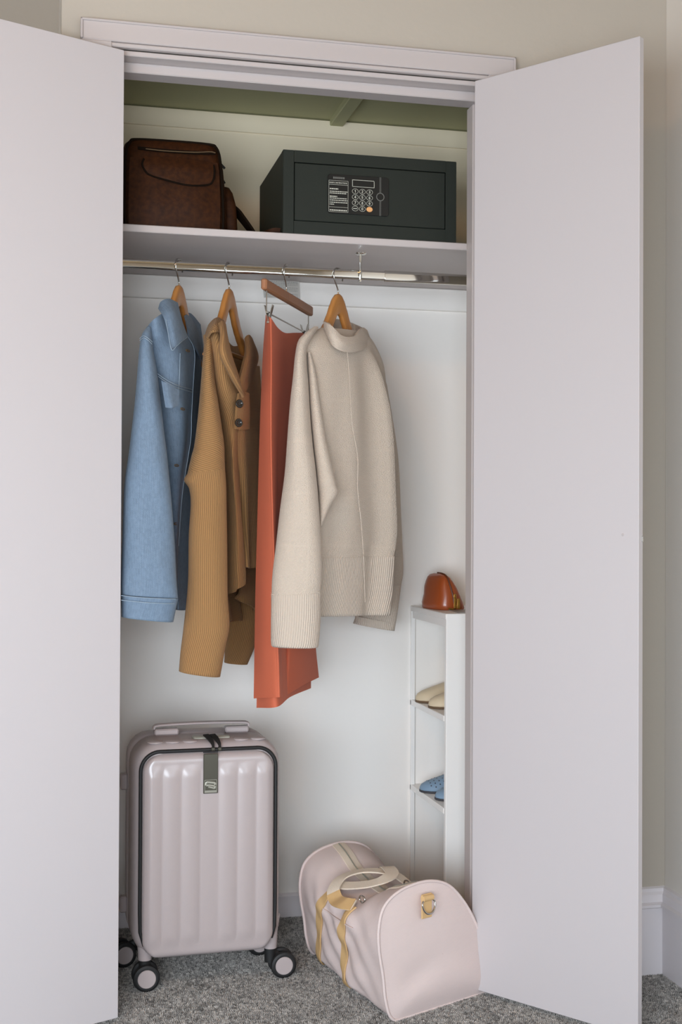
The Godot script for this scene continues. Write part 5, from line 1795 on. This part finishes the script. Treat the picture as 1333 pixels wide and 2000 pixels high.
func small_things() -> void:
	# cognac pouch on the rack
	var t := thing("leather_pouch", "glossy cognac leather pouch with a gold zip pull on top of the shoe rack", "pouch", v(0.35, 0.7966, -0.43))
	var s := Sh.new()
	var A := v(-0.15, 0, -0.99).normalized()
	var B := v(0.99, 0, -0.15).normalized()
	var c := v(0.338, 0.7968, -0.445)
	var rs := []
	var keys := [[0.0, 0.064, 0.040, 0.0], [0.003, 0.066, 0.042, 0.0], [0.015, 0.065, 0.041, -0.002], [0.035, 0.062, 0.034, -0.004], [0.055, 0.058, 0.029, -0.008], [0.070, 0.053, 0.022, -0.011], [0.080, 0.048, 0.016, -0.013], [0.086, 0.040, 0.010, -0.0145], [0.0895, 0.022, 0.003, -0.0155]]
	for k in keys:
		var r := PackedVector3Array()
		for i in 40:
			var a := TAU * i / 40
			r.append(c + Vector3.UP * k[0] + A * k[1] * signf(cos(a)) * pow(absf(cos(a)), 0.6) + B * (k[2] * signf(sin(a)) * pow(absf(sin(a)), 0.7) + k[3]))
		rs.append(r)
	s.rings(rs)
	part("body", s, mats.cognac_leather, t)
	s = Sh.new()
	var z := []
	for k in keys: z.append(c + Vector3.UP * (k[0] + 0.001) - A * (k[1] + 0.0005) + B * k[3])
	z.append(c + Vector3.UP * 0.091 + B * -0.0155)
	s.tube(Sh.spline(z, 40), 0.0022, 8)
	part("zip", s, mats.pouch_zip, t)
	s = Sh.new()
	var e := c - A * 0.071 + B * -0.003
	s.box(v(0.007, 0.010, 0.006), turned(B, Vector3.UP, e + Vector3.UP * 0.036), 0.0015)
	s.box(v(0.0075, 0.027, 0.0022), turned(B, Vector3.UP, e + Vector3.UP * 0.018 - A * 0.003), 0.0008)
	part("zip_pull", s, mats.gold, t)
	s = Sh.new()
	s.box(v(0.0070, 0.025, 0.0022), turned(B, v(0.15, 1, 0), e + Vector3.UP * 0.0165 - A * 0.002 + B * 0.010), 0.0008)
	part("zip_pull", s, mats.gold, t)
	s = Sh.new()
	s.tube([e + Vector3.UP * 0.005 - B * 0.018, e + Vector3.UP * 0.003 - B * 0.004], 0.0022, 8)
	part("zip_end", s, mats.gold, t)
	# small card under the pouch
	t = thing("grey_card", "small flat grey card lying beside the leather pouch on the shoe rack", "card", v(0.40, 0.7966, -0.40))
	s = Sh.new()
	s.box(v(0.085, 0.0016, 0.10), turned(v(1, 0, 0.05), Vector3.UP, v(0.372, 0.7974, -0.332)), 0.0004)
	part("board", s, mats.card_grey, t)
	# two pairs of shoes, toes to the left
	shoe("cream_shoe", "cream leather flat at the back of the upper rack shelf, toe further left", v(0.288, 0.55, -0.513), mats.cream_shoe, mats.shoe_sole, 0.058, "cream flat shoes", false)
	shoe("cream_shoe", "cream leather flat at the front of the upper rack shelf", v(0.291, 0.55, -0.410), mats.cream_shoe, mats.shoe_sole, 0.058, "cream flat shoes", false)
	shoe("blue_shoe", "blue perforated flat at the back of the lower rack shelf, toe further left", v(0.287, 0.3276, -0.470), mats.blue_shoe, mats.dark_sole, 0.05, "blue perforated shoes", true)
	shoe("blue_shoe", "blue perforated flat at the front of the lower rack shelf", v(0.298, 0.3276, -0.375), mats.blue_shoe, mats.dark_sole, 0.05, "blue perforated shoes", true)

func shoe(called: String, label: String, toe: Vector3, up: Material, under: Material, hgt: float, group: String, holes: bool) -> void:
	var t := thing(called, label, "shoe", toe, group)
	var L := 0.19
	var s := Sh.new()
	var rs := []
	var keys := [[0.0, 0.006, 0.012], [0.006, 0.018, 0.019], [0.02, 0.028, 0.026], [0.045, 0.036, 0.034], [0.075, 0.040, 0.044], [0.10, 0.039, 0.052], [0.13, 0.034, 0.056], [0.165, 0.031, 0.058], [0.185, 0.026, 0.058], [0.19, 0.014, 0.056]]
	for k in keys:
		var r := PackedVector3Array()
		var hh: float = k[2] / 0.058 * hgt
		for i in 24:
			var a := TAU * i / 24
			r.append(toe + v(k[0], 0.004 + hh * maxf(0.0, sin(a)) , k[1] * signf(cos(a)) * pow(absf(cos(a)), 0.7)))
		rs.append(r)
	s.rings(rs)
	part("upper", s, up, t)
	s = Sh.new()
	rs = []
	for k in keys:
		var r := PackedVector3Array()
		for q in [[-1, 0.0005], [1, 0.0005], [1.04, 0.003], [1.02, 0.006], [-1.02, 0.006], [-1.04, 0.003]]: r.append(toe + v(k[0] - 0.001, q[1], k[1] * q[0]))
		rs.append(r)
	s.rings(rs)
	part("sole", s, under, t)
	if holes:
		s = Sh.new()
		var r2 := RandomNumberGenerator.new()
		r2.seed = 11
		for i in 7:
			for j in range(-2, 3):
				var x := 0.022 + 0.011 * i
				var hw := along([[0.0, 0.006], [0.02, 0.028], [0.045, 0.036], [0.075, 0.040], [0.1, 0.039], [0.13, 0.034]], x)
				var hh := along([[0.0, 0.012], [0.02, 0.026], [0.045, 0.034], [0.075, 0.044], [0.1, 0.052], [0.13, 0.056]], x) / 0.058 * hgt
				var a := PI / 2 - 0.42 * (j + 0.5 * (i % 2))
				var at := toe + v(x, 0.004 + hh * sin(a), hw * signf(cos(a)) * pow(absf(cos(a)), 0.7))
				var n := v(-0.35, sin(a), cos(a)).normalized()
				s.lathe([[0.0, 0.0005], [0.0017, 0.0004], [0.0019, -0.0006]], turned(n.cross(Vector3.RIGHT), n, at), 8)
		part("perforations", s, mats.dark_sole, t)

func carpet() -> void:
	var m := mat("carpet", Color(0.74, 0.725, 0.71), 1.0)
	m.albedo_texture = ntex(noise(0.11, FastNoiseLite.TYPE_SIMPLEX_SMOOTH, 4, 61), 512, [[0.25, Color(0.42, 0.41, 0.39)], [0.5, Color(0.75, 0.74, 0.72)], [0.75, Color(1, 1, 1)]])
	relief(m, ntex(noise(0.11, FastNoiseLite.TYPE_SIMPLEX_SMOOTH, 4, 61), 512), 4.0)
	tri_uv(m, 5.0)
	var s := Sh.new()
	s.bx(v(-2.72, -0.08, -1.42), v(0.86, -0.004, 3.42), 0.001)
	struct("floor", s, m, "grey flecked carpet floor of the room and the closet")
	# the pile in view: short tufts
	var tuft := Sh.new()
	for k in 3:
		var a := TAU * k / 3.0
		tuft.tube([v(0.0012 * cos(a), -0.004, 0.0012 * sin(a)), v(0.0016 * cos(a), -0.001, 0.0016 * sin(a)), v(0.0022 * cos(a + 0.5), 0.0025, 0.0022 * sin(a + 0.5))], 0.0009, 5, 0.0, Vector3.ZERO, false, 0.5)
	tuft.st.generate_normals()
	tuft.st.index()
	var mm := MultiMesh.new()
	mm.transform_format = MultiMesh.TRANSFORM_3D
	mm.use_colors = true
	mm.mesh = tuft.st.commit()
	var r := RandomNumberGenerator.new()
	r.seed = 17
	var at := []
	var step := 0.0036
	var f := noise(9.0, FastNoiseLite.TYPE_SIMPLEX_SMOOTH, 2, 5)
	for e in [[-0.62, 0.50, -0.565, 0.42], [0.50, 0.72, 0.0, 0.45]]:
		var x: float = e[0]
		while x < e[1]:
			var z: float = e[2]
			while z < e[3]:
				at.append(v(x + r.randf_range(-0.0014, 0.0014), 0, z + r.randf_range(-0.0014, 0.0014)))
				z += step
			x += step
	mm.instance_count = at.size()
	for i in at.size():
		var k := r.randf_range(0.8, 1.25)
		mm.set_instance_transform(i, Transform3D(Basis(Vector3.UP, r.randf() * TAU).rotated(Vector3(r.randf() - 0.5, 0, r.randf() - 0.5).normalized() if true else Vector3.RIGHT, r.randf_range(0, 0.5)).scaled(Vector3(k, k, k)), at[i]))
		var g := clampf(0.40 + 0.18 * r.randfn() + 0.06 * f.get_noise_2d(at[i].x, at[i].z), 0.12, 0.95)
		mm.set_instance_color(i, Color(g * 1.05, g * 0.99, g * 0.92))
	var o := MultiMeshInstance3D.new()
	o.name = "carpet_pile"
	o.multimesh = mm
	var pm := mat("carpet_yarn", Color.WHITE, 1.0)
	pm.vertex_color_use_as_albedo = true
	o.material_override = pm
	add_child(o)
	tag(o, "short grey flecked carpet pile on the closet and room floor", "carpet", "", "stuff")
